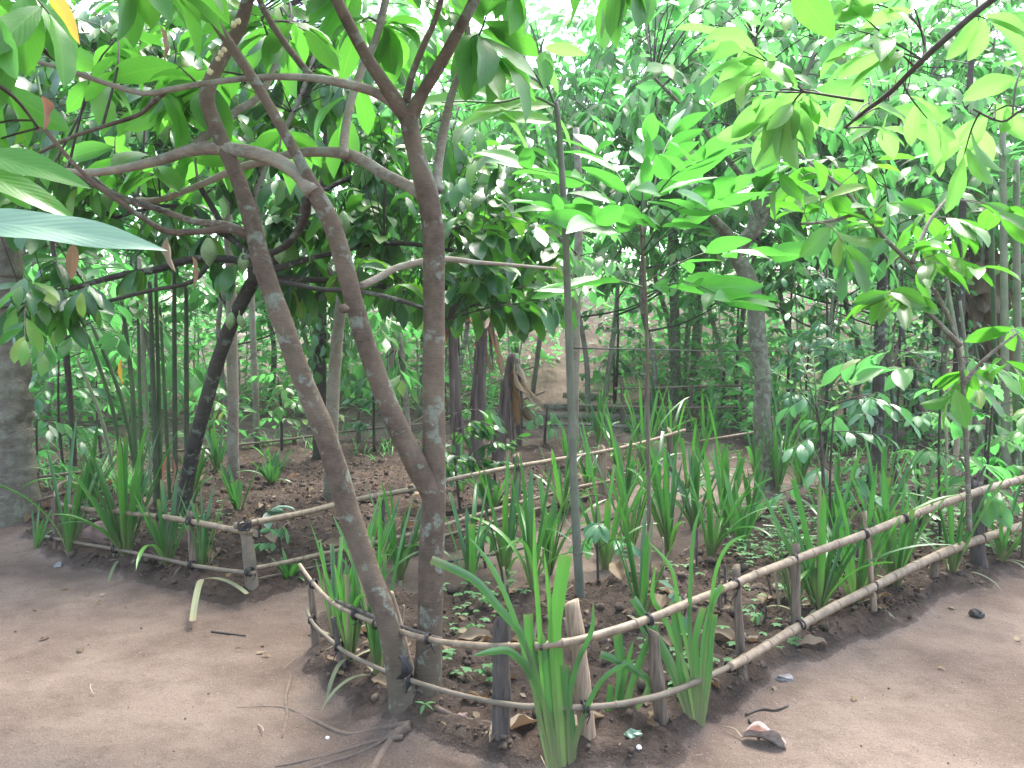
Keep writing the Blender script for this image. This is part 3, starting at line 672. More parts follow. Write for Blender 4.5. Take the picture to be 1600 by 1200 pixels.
simple_trunk('grey_tree', [(516,782,12),(517,720,11),(519,650,10.5),(522,590,10),(527,530,9.5),(535,462,9)], 7, 'pale grey stump-like stem cut off above head height behind the leaning trunks', mat='bark_pale', seed=44)
simple_trunk('vine_tree', [(498,720,10),(500,620,10),(500,520,10),(503,400,9),(510,250,8),(520,80,6)], 9, 'dark trunk clothed in glossy creeper leaves behind the pale stem', mat='bark_dark', crown=[(440,420,570,610,.45,52),(430,240,560,430,.7,22)], leafmat='lf_dark', seed=45, spec=dict(SP_B, L=(.10, .17), ratio=.6))
simple_trunk('branching_tree', [(1054,640,8),(1056,540,7.5),(1052,420,7.5),(1050,300,8),(1042,240,9),(1022,208,9),(990,190,8),(955,183,8),(920,180,6),(892,176,5),(860,150,3)], 12, 'dark arching tree whose top bends left above the middle of the garden', mat='bark_lichen', seed=46,
             crown=[(700,-120,1150,60,2.2,70), (880,20,1120,200,1.8,46),(860,180,1100,330,1.8,46),(900,300,1100,400,1.6,14)], leafmat='lf_bush', extra=([(1045,300,7),(1020,160,5),(1012,60,4),(1010,-40,3)], [(1022,208,5),(1050,120,4),(1060,20,3)]))
simple_trunk('slender_tree', [(896,715,9),(896,660,8),(897,600,8),(898,540,8),(900,470,7),(905,330,6),(900,200,5)], 12, 'short pale trunk at the foot of the earth steps', seed=47, crown=[(820,330,980,470,1.3,24)], leafmat='lf_bush')
simple_trunk('slender_tree', [(1370,735,10),(1372,660,9),(1373,590,9),(1376,500,8),(1380,400,7),(1390,260,6),(1400,100,5)], 11, 'dark straight trunk standing on the bank right of the lichen-crusted tree', mat='bark_dark', seed=48, crown=[(1280,100,1500,430,1.6,46)])
simple_trunk('slender_tree', [(1492,700,7),(1495,600,7),(1500,480,7),(1502,380,6),(1510,220,5),(1520,60,4)], 11, 'thin brown trunk beside the hanging dead banana leaves', mat='twig', seed=49, crown=[(1420,120,1620,330,1.6,50)])
simple_trunk('slender_tree', [(1085,600,8),(1088,540,8),(1095,440,7),(1110,300,6),(1120,120,4)], 14, 'far thin trunk between the arching tree and the lichen-crusted tree', mat='bark_pale', seed=50, crown=[(1040,260,1180,480,2,36)], spec=SP_F)
simple_trunk('slender_tree', [(118,750,5),(112,660,5),(104,560,5),(90,440,4),(70,300,4)], 9, 'thin curved stem between the palm trunk and the green canes', mat='twig', seed=51, crown=[(30,380,220,560,1.2,26)], leafmat='lf_bush')
simple_trunk('slender_tree', [(232,700,4),(225,600,4),(222,500,4),(215,350,3)], 9, 'thin far stem hidden behind the green canes at left', mat='bark_pale', seed=52, crown=[(120,420,340,620,1.5,34)], leafmat='lf_bush', spec=SP_F)
simple_trunk('slender_tree', [(640,700,6),(632,620,6),(625,540,6),(612,470,5),(600,380,4)], 11, 'thin pale far stem seen between the two main cacao trunks', mat='bark_pale', seed=53, crown=[(560,470,660,620,1.5,26)], spec=SP_F)

# dead banana stems, ragged bundles of sheaths
def banana_stem(px, top, r, label, lean=0, seed=0, group='dead banana stems in the middle'):
    b = G(*px); D = b.y; b.z -= .05
    t = thing('banana_plant', b, label, 'dead plant', group); rng = random.Random(seed)
    q, rr = wp([(px[0], px[1]+4, r*1.25), ((px[0]*2+top[0])/3, (px[1]*2+top[1])/3, r*1.1), ((px[0]+2*top[0])/3, (px[1]+2*top[1])/3, r*.95), (top[0], top[1], r*.7)], D)
    MB().tube(q, rr, 12, .35, seed=seed).build('stem', M['dead_stem'], t)
    m = MB()
    for k in range(7):
        a = rng.random()*6.28; o = Vector((math.cos(a), math.sin(a), 0))*rr[1]*1.02; f = rng.uniform(.3, .95); ln = rng.uniform(.3, .8)
        p = q[0].lerp(q[-1], f)+o
        m.tube([p, p+Vector((o.x*.3, o.y*.3, -ln*.5)), p+Vector((o.x*.8, o.y*.8, -ln))], [.012, .02, .006], 5, .5)
    m.build('loose_sheath', M['dead_stem'], t)
    lb = LB(); n = 6; rg = np.random.default_rng(seed)
    lb.add(rg.random(n), [tuple(q[-1]+Vector((0, 0, -.1*k))) for k in range(n)], [(rg.uniform(-.5, .5), rg.uniform(-.5, .5), -1) for _ in range(n)], rg.uniform(.3, .7, n), .08, .5, .9, rg.uniform(0, 6, n), ns=7, na=2, wavy=.2, rng=rg, profile='strap')
    lb.build('dead_leaf', M['lf_dead'], t)
banana_stem((716,742), (704,400), 8, 'darkest upright banana stem, directly right of the tall cacao trunk', seed=1)
banana_stem((742,735), (758,430), 8.5, 'wide pale brown banana stem in the middle of the three', seed=2)
banana_stem((776,728), (800,552), 9, 'short purplish banana stem leaning right, topmost end cut', seed=3)
banana_stem((812,700), (808,560), 4, 'thin ragged brown banana stalk right of the leaning stem', seed=4)
banana_stem((1536,640), (1530,330), 14, 'tall banana plant skirted in dead leaves at the right', seed=5, group='dead banana stems at the right')
banana_stem((1462,610), (1470,400), 8, 'grey banana stem left of the leaf-skirted one', seed=6, group='dead banana stems at the right')
banana_stem((1450,690), (1405,500), 5, 'thin dark stalk leaning left on the bank', seed=7, group='dead banana stems at the right')
def dead_skirt():
    b = P(1535, 640, 15); rg = np.random.default_rng(8); n = 26
    lb = LB(); pts = [tuple(P(rg.uniform(1495, 1585), rg.uniform(370, 470), rg.uniform(12.2, 13.2))) for _ in range(n)]
    t = thing('banana_leaf_skirt', P(1540, 420, 12.7), 'bundle of beige dried banana leaves hanging beside the tall stem', 'dead leaves')
    lb.add(rg.random(n), pts, [(rg.uniform(-.4, .4), rg.uniform(-.4, .4), -1) for _ in range(n)], rg.uniform(.6, 1.5, n), rg.uniform(.12, .3, n), .4, .9, rg.uniform(0, 6, n), ns=8, na=2, wavy=.2, rng=rg, profile='strap')
    lb.build('dried_leaf_bundle', M['lf_dead'], t)
    MB().tube([P(1540, 350, 12.7), P(1540, 480, 12.7), P(1540, 640, 12.7)], [.03, .035, .04], 8, .2).build('stalk', M['dead_stem'], t)
dead_skirt()

# ------------------------------------------------------------------ the grafted pole with young leaves
def pole():
    b = G(906, 940); D = b.y; b.z -= .05
    t = thing('sapling_pole', b, 'tall straight grey-green sapling with a cut top sprouting yellow-green leaves', 'sapling')
    w_, r_ = wp([(908,948,7.5),(902,860,7),(896,740,6.5),(892,620,6.2),(888,500,5.8),(884,380,5.3),(878,270,4.8),(872,185,4.3),(868,160,4)], D); MB().tube(w_, r_, 10, .06).build('trunk', M['cane_pole'], t)
    for f in (.12, .22, .33, .45, .58, .7, .82, .9):
        i = f*(len(w_)-1); k = int(i); p = w_[k].lerp(w_[k+1], i-k); rr = r_[k]
        MB().tube([p-Vector((0, 0, .008)), p, p+Vector((0, 0, .008))], [rr*1.0, rr*1.10, rr*1.0], 10, .1, cap=False, smooth=False).build('node', M['cane_pole'], t)
    q, rr = wp([(870,170,2.5),(850,120,2),(845,80,2),(850,60,1.5)], D); MB().tube(q, rr, 6).build('shoot', M['cane'], t)
    q, rr = wp([(870,168,2.5),(830,150,2),(780,160,2),(720,158,1.5),(690,160,1)], D, D-.3); MB().tube(q, rr, 6).build('shoot', M['cane'], t)
    LS = [((868,165),(-1.0,0,.05),130,40,.3,.9), ((850,140),(-1.2,-.2,.35),120,36,.25,.8), ((820,158),(-1,.1,-.25),120,38,.3,1), ((862,190),(-.9,-.1,.1),95,34,.25,.7),
          ((780,165),(.75,0,-1.0),95,26,.2,.7), ((740,158),(-.8,0,.05),110,34,.3,.6), ((850,75),(.9,0,-.05),70,24,.5,.9), ((850,80),(.05,-.2,-1),60,34,.2,.5),
          ((845,90),(.45,.2,-.7),60,24,.2,.6), ((872,185),(.5,0,-.9),50,18,.2,.5), ((810,150),(-.2,-.1,1),60,24,.3,.8), ((700,160),(-.6,0,-.5),70,26,.3,.8), ((790,160),(-.9,.2,.5),90,28,.3,.8)]
    for (x, y), dr, L, W, bd, rn in LS:
        lb = LB(); lb.add([rn], [tuple(P(x, y, D))], [dr], L*D/F, W*D/F, bd, .25, .9 if dr[2] > -.5 else .2, ns=9, na=2, wavy=.05, rng=np.random.default_rng(x))
        lb.build('leaf', M['lf_yel'], t)
M['cane_pole'] = plain_mat('grey green stem', (.085, .09, .065), (.15, .152, .11), 16, .7, .4, (1, 1, .5))
pole()

# ------------------------------------------------------------------ young tree with compound leaves
def compound_sapling(name, base_px, stempts, fronds, label, mat='lf_sap', Lf=.17, seed=0, stem_mat='twig'):
    b = G(*base_px); D = b.y; b.z -= .04
    t = thing(name, b, label, 'sapling')
    w_, r_ = wp([(base_px[0], base_px[1]+3, stempts[0][2])]+stempts, D); MB().tube(w_, r_, 8, .08).build('trunk', M[stem_mat], t)
    rg = np.random.default_rng(seed)
    for (x0, y0, x1, y1, n, dd) in fronds:
        a = P(x0, y0, D); e = P(x1, y1, D+dd); mid = a.lerp(e, .5)+Vector((0, 0, .12*(e-a).length))
        path = [a, mid, e]; m = MB().tube(path, [.006, .004, .002], 6, sub=4); fr = m.build('frond', M['cane'], t)
        lp, ld, L = [], [], []
        dirv = (e-a).normalized(); side = dirv.cross(Vector((0, 0, 1))).normalized()
        for k in range(n):
            f = .3+.7*k/(n-1); q = a.lerp(mid, f*2) if f < .5 else mid.lerp(e, f*2-1)
            for s in (-1, 1):
                lp.append(tuple(q)); v = dirv*.8+side*s*1.0+Vector((0, 0, rg.uniform(-.2, .35))); ld.append(tuple(v)); L.append(Lf*rg.uniform(.75, 1.1)*(1-.25*abs(f-.6)))
        lp.append(tuple(e)); ld.append(tuple(dirv)); L.append(Lf)
        N = len(lp); lb = LB(); L = np.array(L)
        lb.add(rg.random(N), lp, ld, L, L*.40, rg.uniform(.1, .5, N), .3, rg.normal(0, .6, N)+.4, ns=9, na=2, wavy=.03, rng=rg, profile='oval')
        lb.build('leaflets', M[mat], fr)
    return t
compound_sapling('compound_leaf_sapling', (1015,905), [(1014,800,3.2),(1012,640,3),(1010,500,2.8),(1006,420,3),(1000,330,2.5)],
    [(1003,360,830,265,4,-.3),(1004,400,865,330,4,-.6),(1003,350,930,240,4,.4),(1004,340,1100,250,5,-.5),(1006,400,1180,290,5,-.3),(1008,440,1200,400,5,.2),(1008,450,890,455,4,.3),(1005,380,1050,210,4,.5),(1008,460,1140,470,5,-.6),(1002,335,1010,225,3,0),(1005,370,930,350,4,-.8),(1006,390,1110,330,4,-.9)],
    'thin-stemmed sapling spreading bright green paired leaflets in the centre of the garden', Lf=.32, seed=3, stem_mat='stake')
compound_sapling('compound_leaf_sapling', (1290,925), [(1288,800,3),(1283,690,2.5),(1275,630,2)],
    [(1278,650,1215,585,5,0),(1278,660,1250,560,5,.3),(1280,670,1330,600,5,-.2),(1276,640,1270,560,4,.2)], 'small feathery weed tree standing behind the right stretch of the front fence', mat='lf_weed', Lf=.06, seed=4)
compound_sapling('compound_leaf_sapling', (1400,760), [(1398,680,3),(1392,600,2.5),(1385,560,2)],
    [(1388,590,1300,545,6,0),(1386,580,1345,520,6,.3),(1388,580,1440,520,6,-.2),(1388,570,1460,555,6,.3),(1386,575,1390,500,5,0)], 'feathery mint-green young tree on the bank in front of the dark straight trunk', mat='lf_weed', Lf=.13, seed=5)

# ------------------------------------------------------------------ foreground overhanging boughs
def bough(label, pts, d0, d1, subs, boxes, mat, seed, spec, nl=(4, 7), barkm='twig', droop=.6):
    w_, r_ = wp(pts, d0, d1)
    t = thing('overhanging_bough', w_[0], label, 'branch')
    MB().tube(w_, r_, 8, .06).build('bough', M[barkm], t); an = sub_path(w_, 4)
    for s, e0, e1 in subs:
        q, rr = wp(s, e0, e1); MB().tube(q, rr, 6, .05).build('branch', M[barkm], t); an += sub_path(q, 4)
    tw, arr = twigs_leaves(seed, an, targets_box(seed, boxes), spec, nl, droop=droop, rtw=.0025)
    tw.build('twigs', M[barkm], t)
    lb = LB(); add_leaves(lb, arr, spec, seed); lb.build('crown', M[mat], t)
    return t
SP_N = dict(L=(.17, .27), ratio=.36, ns=9, na=2, bend=(.2, .9), fold=(.15, .5), wavy=.05, roll=.5)
bough('dark twig hung with yellow-green leaves crossing the top right corner', [(1640,-60,6),(1550,0,5),(1480,58,5),(1430,105,4.5),(1390,145,4),(1350,175,3),(1320,200,2)], 2.5, 2.9,
      [([(1350,158,2.5),(1300,150,2),(1240,140,1.5)], 2.8, 2.9), ([(1440,100,3),(1445,60,2),(1420,20,1.5)], 2.7, 2.8), ([(1680,140,3),(1600,170,2.5),(1565,190,2),(1520,170,1.5)], 2.6, 2.7)],
      [(1100,60,1330,160,2.7,3.1,6), (1330,-30,1620,90,2.5,2.9,7), (1330,150,1580,260,2.8,3.4,7), (1160,150,1300,210,2.9,3.2,4)], 'lf_yel', 71, dict(SP_N, L=(.14,.22), roll=.8), nl=(3,6), droop=.25)
bough('leafy bough slanting down from the upper middle right into the lower right foliage', [(1225,225,2),(1280,265,2.5),(1320,298,3),(1350,335,3.2),(1385,375,3.4),(1425,415,3.4),(1470,470,3.5),(1500,560,3.5),(1510,700,3.8),(1515,830,4.2)], 4.6, 4.9,
      [([(1500,540,5),(1440,480,3),(1400,465,2)], 4.8, 4.7), ([(1350,330,4),(1300,345,3),(1250,350,2)], 4.7, 4.6), ([(1425,410,4),(1450,350,3),(1480,310,2)], 4.7, 4.9), ([(1505,600,5),(1540,560,3),(1590,520,2)], 4.8, 4.7)],
      [(1210,240,1420,350,4.3,5.0,9), (1320,340,1500,480,4.4,5.1,9), (1460,320,1620,420,4.5,5.2,6), (1460,500,1620,640,4.5,5.1,5)], 'lf_cacao', 72, dict(SP_N, ns=6, L=(.16, .27), roll=.8), nl=(3, 6), barkm='bark_pale', droop=.2)
bough('sprays of big hanging leaves entering from the top centre right', [(1000,-120,6),(1005,-60,5),(990,-30,4),(960,-20,3)], 2.7, 2.8, [([(1005,-60,4),(1040,-40,3),(1060,-30,2)], 2.75, 2.8)],
      [(930,-60,1060,-20,2.6,2.9,4)], 'lf_near', 73, dict(SP_N, L=(.16, .23), bend=(.0, .3)), nl=(3, 4), droop=3)
bough('bough of broad bright leaves filling the top left corner', [(-160,-40,8),(-60,0,6),(20,40,5),(70,80,4),(110,110,3)], 1.9, 2.3,
      [([(-120,60,5),(-40,110,4),(20,150,3),(60,200,2)], 2.0, 2.3), ([(-60,-10,4),(60,-60,3),(150,-50,2)], 2.0, 2.2), ([(-140,150,4),(-60,220,3),(0,240,2)], 1.9, 2.1)],
      [(-60,-40,100,80,1.9,2.5,5), (-60,120,40,230,1.9,2.4,4), (90,-80,330,-20,2.3,3.0,5)], 'lf_near', 74, dict(SP_N, L=(.15, .23)), nl=(3, 5))
def single_leaves():
    rg = np.random.default_rng(2)
    def leaf(name, root, tip, d0, d1, W, mat, label, bend=.3, fold=.2, roll=0, wavy=.04, rn=.6, stalk=None):
        a = P(*root, d0); e = P(*tip, d1); D = e-a; L = D.length
        t = thing(name, a, label, 'leaf')
        lb = LB(); D2 = D.normalized()+Vector((0, 0, bend*.45))
        lb.add([rn], [tuple(a)], [tuple(D2)], L*1.03, W*d0/F, bend, fold, roll, ns=16, na=3, wavy=wavy, rng=rg, profile='oval'); lb.build('blade', M[mat], t)
        s = stalk or (a-D.normalized()*.3)
        MB().tube([s, a.lerp(s, .4), a], [.004, .003, .0025], 6).build('stalk', M['cane'], t)
    leaf('broad_leaf', (-70,345), (236,406), 1.15, 1.15, 66, 'lf_glauc', 'large pale blue-green leaf reaching in from the left edge', .35, .18, -1.0, .09, stalk=P(-260, 400, 1.1))
    leaf('broad_leaf', (60,-30), (134,74), 1.7, 1.65, 52, 'lf_brownyel', 'yellow leaf browning at its tip in the top left corner', .2, .25, 1.1, rn=.8, stalk=P(30, -90, 1.75))
    leaf('broad_leaf', (-40,238), (122,296), 1.5, 1.45, 58, 'lf_near', 'upper of two long green leaves at the left edge above the blue-green one', .3, .2, -.8, rn=.1, stalk=P(-160, 200, 1.6))
    leaf('broad_leaf', (-50,262), (106,344), 1.5, 1.5, 60, 'lf_near', 'lower of two long green leaves at the left edge above the blue-green one', .3, .2, -.7, rn=.4, stalk=P(-170, 220, 1.6))
    leaf('broad_leaf', (1240,-20), (1300,60), 2.3, 2.3, 60, 'lf_near', 'broad leaf hanging at the top right left of the dark twig', .2, .2, .8, stalk=P(1200, -80, 2.4))
    leaf('dead_leaf', (64,150), (78,205), 2.0, 2.0, 26, 'lf_red', 'curled rusty brown leaf hanging among the green at upper left', .5, .8, .8, .15, stalk=P(58, 120, 2.1))
    leaf('dead_leaf', (262,712), (250,768), 6.2, 6.2, 11, 'lf_red', 'reddish dead leaf caught among the pandan at the left, left one of two', .4, .6, .8, .1, stalk=P(268, 700, 6.2))
    leaf('dead_leaf', (270,715), (276,768), 6.15, 6.15, 10, 'lf_red', 'reddish dead leaf caught among the pandan at the left, right one of two', .4, .6, .6, .1, rn=1, stalk=P(268, 700, 6.2))
    leaf('broad_leaf', (190,560), (187,602), 8, 8, 18, 'lf_brownyel', 'small bright yellow leaf behind the green canes', .3, .3, .8, rn=1, stalk=P(195, 545, 8))
single_leaves()

# ------------------------------------------------------------------ canes
def cane_clump(label, canes, leaves=()):
    b = G(*canes[0][0][:2]); t = thing('cane_clump', b, label, 'canes')
    rg = np.random.default_rng(len(canes))
    for c in canes:
        pts, r, mt, d = c[0:1][0:1][0], c[1], c[2], c[3]
        x0, y0, x1, y1 = pts; bend = c[4] if len(c) > 4 else 0
        a = P(x0, y0, d); e = P(x1, y1, d); m = a.lerp(e, .5)+Vector((bend*.12, 0, 0))
        mb = MB().tube([a-Vector((0, 0, .04)), m, e], [r*d/F*1.1, r*d/F, r*d/F*.75], 8, .04, sub=8); mb.build('cane', M[mt], t)
    if leaves:
        n = sum(l[5] for l in leaves); lp, ld, L = [], [], []
        for x0, y0, x1, y1, d, k in leaves:
            for _ in range(k):
                lp.append(tuple(P(rg.uniform(x0, x1), rg.uniform(y0, y1), d+rg.uniform(-.4, .4)))); ld.append((rg.uniform(-1, 1), rg.uniform(-1, 1), rg.uniform(-.3, .5))); L.append(rg.uniform(.25, .45))
        L = np.array(L); lb = LB(); lb.add(rg.random(n), lp, ld, L, L*.17, .8, .3, rg.normal(0, .5, n), ns=7, na=1, profile='oval'); lb.build('foliage', M['lf_bush'], t)
cane_clump('clump of tall dark green canes fanning up behind the left fence', [
    ((246,812,234,440),4.5,'cane_dark',6.9), ((253,815,243,420),3.5,'cane',6.95), ((274,806,272,415),4,'cane_dark',7.0), ((292,800,291,445),4,'cane_dark',7.05), ((267,800,250,480),3,'cane',7.2),
    ((212,740,188,455),4,'cane',8.0,.3), ((196,745,136,520),3.5,'cane',8.0,.4), ((214,742,142,505),3.5,'cane',8.1,.6), ((222,760,215,470),3,'cane',7.8), ((180,745,120,560),3,'cane_pale',8.1,.4), ((238,800,222,500),2.5,'cane_pale',7.2)],
    [(100,380,320,480,7.4,34)])
cane_clump('clump of tall pale green canes at the right edge', [
    ((1572,735,1566,180),6,'cane_pale',9.2), ((1590,745,1588,250),6,'cane_pale',9.2), ((1558,730,1548,300),4,'cane',9.4), ((1605,750,1610,220),6,'cane',9.0), ((1545,720,1470,380),4,'cane_pale',9.4,-.5), ((1530,715,1500,470),3,'cane_pale',9.5), ((1560,735,1520,520),3,'cane',9.3)],
    [(1440,150,1620,300,9.3,26)])
def dry_canes():
    for k, (x0, y0, x1, y1, r, lb_) in enumerate(((1486,800,1502,532,4.5,'tall beige dry cane standing right of the feathery tree'), (1492,760,1520,640,3,'short beige cane crossing the tall dry cane'), (1478,770,1475,600,2.5,'thin split cane just left of the tall dry cane'), (1600,860,1602,660,5,'reddish brown cane cut by the right edge of the photo'))):
        b = G(x0, y0) if y0 < 850 else P(x0, y0, 5.0); a = P(x1, y1, b.y); t = thing('dry_cane', b, lb_, 'cane')
        mm = MB(); mm.tube([b-Vector((0, 0, .05)), b.lerp(a, .5)+Vector((.015, 0, 0)), a], [r*b.y/F*1.1, r*b.y/F, r*b.y/F*.5], 8, .12); mm.build('stalk', M['straw'] if k < 3 else M['stake'], t)
dry_canes()

# ------------------------------------------------------------------ fences
def bamboo_rail(pts, r0, r1, mat, parent, nodes=.28, seed=0, seg=10):
    """bamboo culm with ring nodes along a smoothed path"""
    rng = random.Random(seed); m = MB().tube(pts, [r0+(r1-r0)*i/(len(pts)-1) for i in range(len(pts))], seg, .13, seed=seed, sub=7)
    tot = [0]
    for i in range(len(pts)-1): tot.append(tot[-1]+(Vector(pts[i+1])-Vector(pts[i])).length)
    s = rng.uniform(.05, nodes)
    # nodes from the smoothed rings: swell ring vertices
    n = len(m.v)//seg; c = [sum((m.v[i*seg+k] for k in range(seg)), Vector())/seg for i in range(n)]; acc = 0
    for i in range(1, n):
        acc += (c[i]-c[i-1]).length
        if acc >= s and i < n-1:
            d = (c[i]-c[i-1]).normalized(); r = (m.v[i*seg]-c[i]).length
            m.tube([c[i]-d*.007, c[i]-d*.003, c[i]+d*.003, c[i]+d*.007], [r*1.0, r*1.16, r*1.16, r*1.0], seg, smooth=False)
            s += nodes*rng.uniform(.8, 1.25)
    return m.build('rail', M[mat], parent)
def tie(p, axis, r, parent, seed=0, tails=True):
    """black strip wound round a joint"""
    rng = random.Random(seed); m = MB(); ax = Vector(axis).normalized()
    u = ax.cross(Vector((0, 1, .3))).normalized(); v = ax.cross(u)
    for w_ in range(3):
        pts = []; off = rng.uniform(-.012, .012); tl = rng.uniform(-.4, .4)
        for k in range(13):
            a = 2*math.pi*k/12
            pts.append(p+u*math.cos(a)*r*1.12+v*math.sin(a)*r*1.12+ax*(off+tl*math.sin(a)*r))
        m.tube(pts, .0042, 5, smooth=False)
    if tails:
        for k in range(2):
            q = p+v*(-r)+Vector((rng.uniform(-.01, .01), -.008, 0))
            m.tube([q, q+Vector((rng.uniform(-.02, .03), -.012, -.03)), q+Vector((rng.uniform(-.03, .03), -.006, -rng.uniform(.05, .08)))], [.003, .0028, .0015], 5)
    m.build('tie', M['tie'], parent)
def stake(px_base, px_top, d, r, mat, parent, seed=0, name='stake', dtop=None):
    a = P(px_base[0], px_base[1], d); a.z = min(a.z, float(H(a.x, a.y)))-.06
    e = P(px_top[0], px_top[1], d if dtop is None else dtop)
    k = d/F; m = a.lerp(e, .55)+Vector((random.Random(seed).uniform(-.006, .006), 0, 0))
    rg_ = random.Random(seed); m2 = a.lerp(e, .8)+Vector((rg_.uniform(-.005, .005), 0, 0)); mb = MB().tube([a, m, m2, e], [r*k*1.1, r*k, r*k*.94, r*k*.86], 10, .08 if name == 'post' else .2, seed=seed*3)
    sa = rg_.uniform(0, 6.28); sl_ = rg_.uniform(.3, 1.1)
    for v in mb.v[-10:]: v.z += (.3 if name == 'post' else 1)*((v.x-e.x)*math.cos(sa)+(v.y-e.y)*math.sin(sa))*sl_
    return mb.build(name, M[mat], parent)

def front_fence():
    b = G(785, 1212); t = thing('bamboo_fence', b, 'low two-rail bamboo fence curving round the corner of the front planting bed', 'fence')
    top = [(468,882,3.98),(490,912,3.85),(520,942,3.65),(560,962,3.45),(620,985,3.22),(690,1003,3.06),(770,1010,2.93),(850,1009,2.86)]
    top2 = [(835,1010,2.85),(900,1001,2.86),(960,985,2.93),(1020,965,3.02),(1085,938,3.18),(1150,912,3.4)]
    top3 = [(1130,921,3.38),(1180,898,3.55),(1243,874,3.82),(1300,853,4.02),(1350,835,4.2),(1400,815,4.45),(1460,792,4.75),(1530,768,5.1),(1620,742,5.6)]
    bot = [(478,950,3.98),(490,975,3.88),(520,1003,3.7),(545,1022,3.55),(600,1048,3.32),(660,1069,3.12),(720,1086,3.0),(790,1100,2.9),(850,1105,2.86),(920,1105,2.86),(980,1098,2.9),(1040,1084,3.0),(1100,1060,3.16),(1150,1036,3.35),(1200,1006,3.58)]
    bot2 = [(1140,1042,3.3),(1170,1026,3.42),(1243,982,3.78),(1300,950,4.0),(1360,920,4.22),(1420,889,4.55),(1470,866,4.85),(1530,843,5.15),(1620,815,5.6)]
    up = [(385,0,0)]
    for i, (q, r0, r1) in enumerate(((top, .0085, .0135), (top2, .014, .0155), (top3, .0165, .024), (bot, .0075, .0125), (bot2, .0185, .028))):
        bamboo_rail([P(*p) for p in q], r0, r1, 'bamboo' if i != 3 else 'bamboo_grey', t, nodes=.25, seed=i)
    bamboo_rail([P(*p) for p in [(525,938,3.64),(600,970,3.3),(690,1000,3.08)]], .007, .009, 'stake_dark', t, seed=9)
    S = [((495,1030),(485,915),3.97,6,'stake',0), ((785,1216),(785,965),2.93,15,'stake_dark',0), ((927,1222),(893,940),2.9,14,'stake_new',0), ((1046,1195),(1020,985),3.05,11,'stake',0),
         ((1166,1108),(1150,886),3.47,7.5,'stake',0), ((1243,1052),(1243,853),3.86,8,'stake',0), ((1372,998),(1350,800),4.27,4.5,'stake_new',0), ((1456,930),(1462,870),4.85,7,'stake',0),
         ((1532,912),(1524,758),5.2,12,'stake_dark',0), ((548,1080),(520,965),3.62,5,'stake_dark',0), ((652,1012),(612,925),3.45,4,'stake_new',0)]
    for i, (a, c, d, r, mt, _) in enumerate(S): 
        dd = d+.035
        s = stake(a, c, dd, r, mt, t, i)
        if i == 8:
            p = P(1524, 760, dd)
            for e in ((1500,715),(1512,738),(1540,728),(1530,735)):
                MB().tube([p-Vector((0, 0, .03)), p.lerp(P(*e, dd), .6)+Vector((0, 0, .005)), P(*e, dd)], [.012, .009, .004], 7, .2).build('twig_stub', M['stake_dark'], s)
            MB().blob(p, .045, (1, 1, .7), .5, 3).build('knob', M['stake_dark'], s)
    for i, (x, y, d, tl) in enumerate(((490,912,3.87,0),(555,960,3.47,1),(592,975,3.32,0),(668,998,3.1,1),(850,1008,2.86,0),(1012,968,3.0,1),(1148,912,3.4,1),(1243,873,3.82,0),(1353,834,4.2,1),(1415,810,4.5,0),
                                       (487,968,3.93,1),(528,1010,3.66,1),(916,1104,2.86,1),(1166,1029,3.42,1),(1252,976,3.8,0),(1366,917,4.25,1),(1468,867,4.85,1),(1534,841,5.16,0),(1140,1042,3.32,0),(640,1062,3.18,1))):
        tie(P(x, y, d), (1, .25 if x > 900 else -.5 if x < 650 else 0, 0), .018*(1 if d < 4 else 1.15), t, i, bool(tl))
    # crumpled dark strip knotted on the left trunk
    q = P(632, 1040, 3.1); m = MB(); rng = random.Random(3)
    for k in range(5): m.tube([q+Vector((rng.uniform(-.02, .02), -.01, .04)), q+Vector((rng.uniform(-.03, .03), -.03, 0)), q+Vector((rng.uniform(-.03, .01), -.01, -.045))], [.006, .010, .004], 6, .5)
    m.build('tie', M['tie'], t)
front_fence()

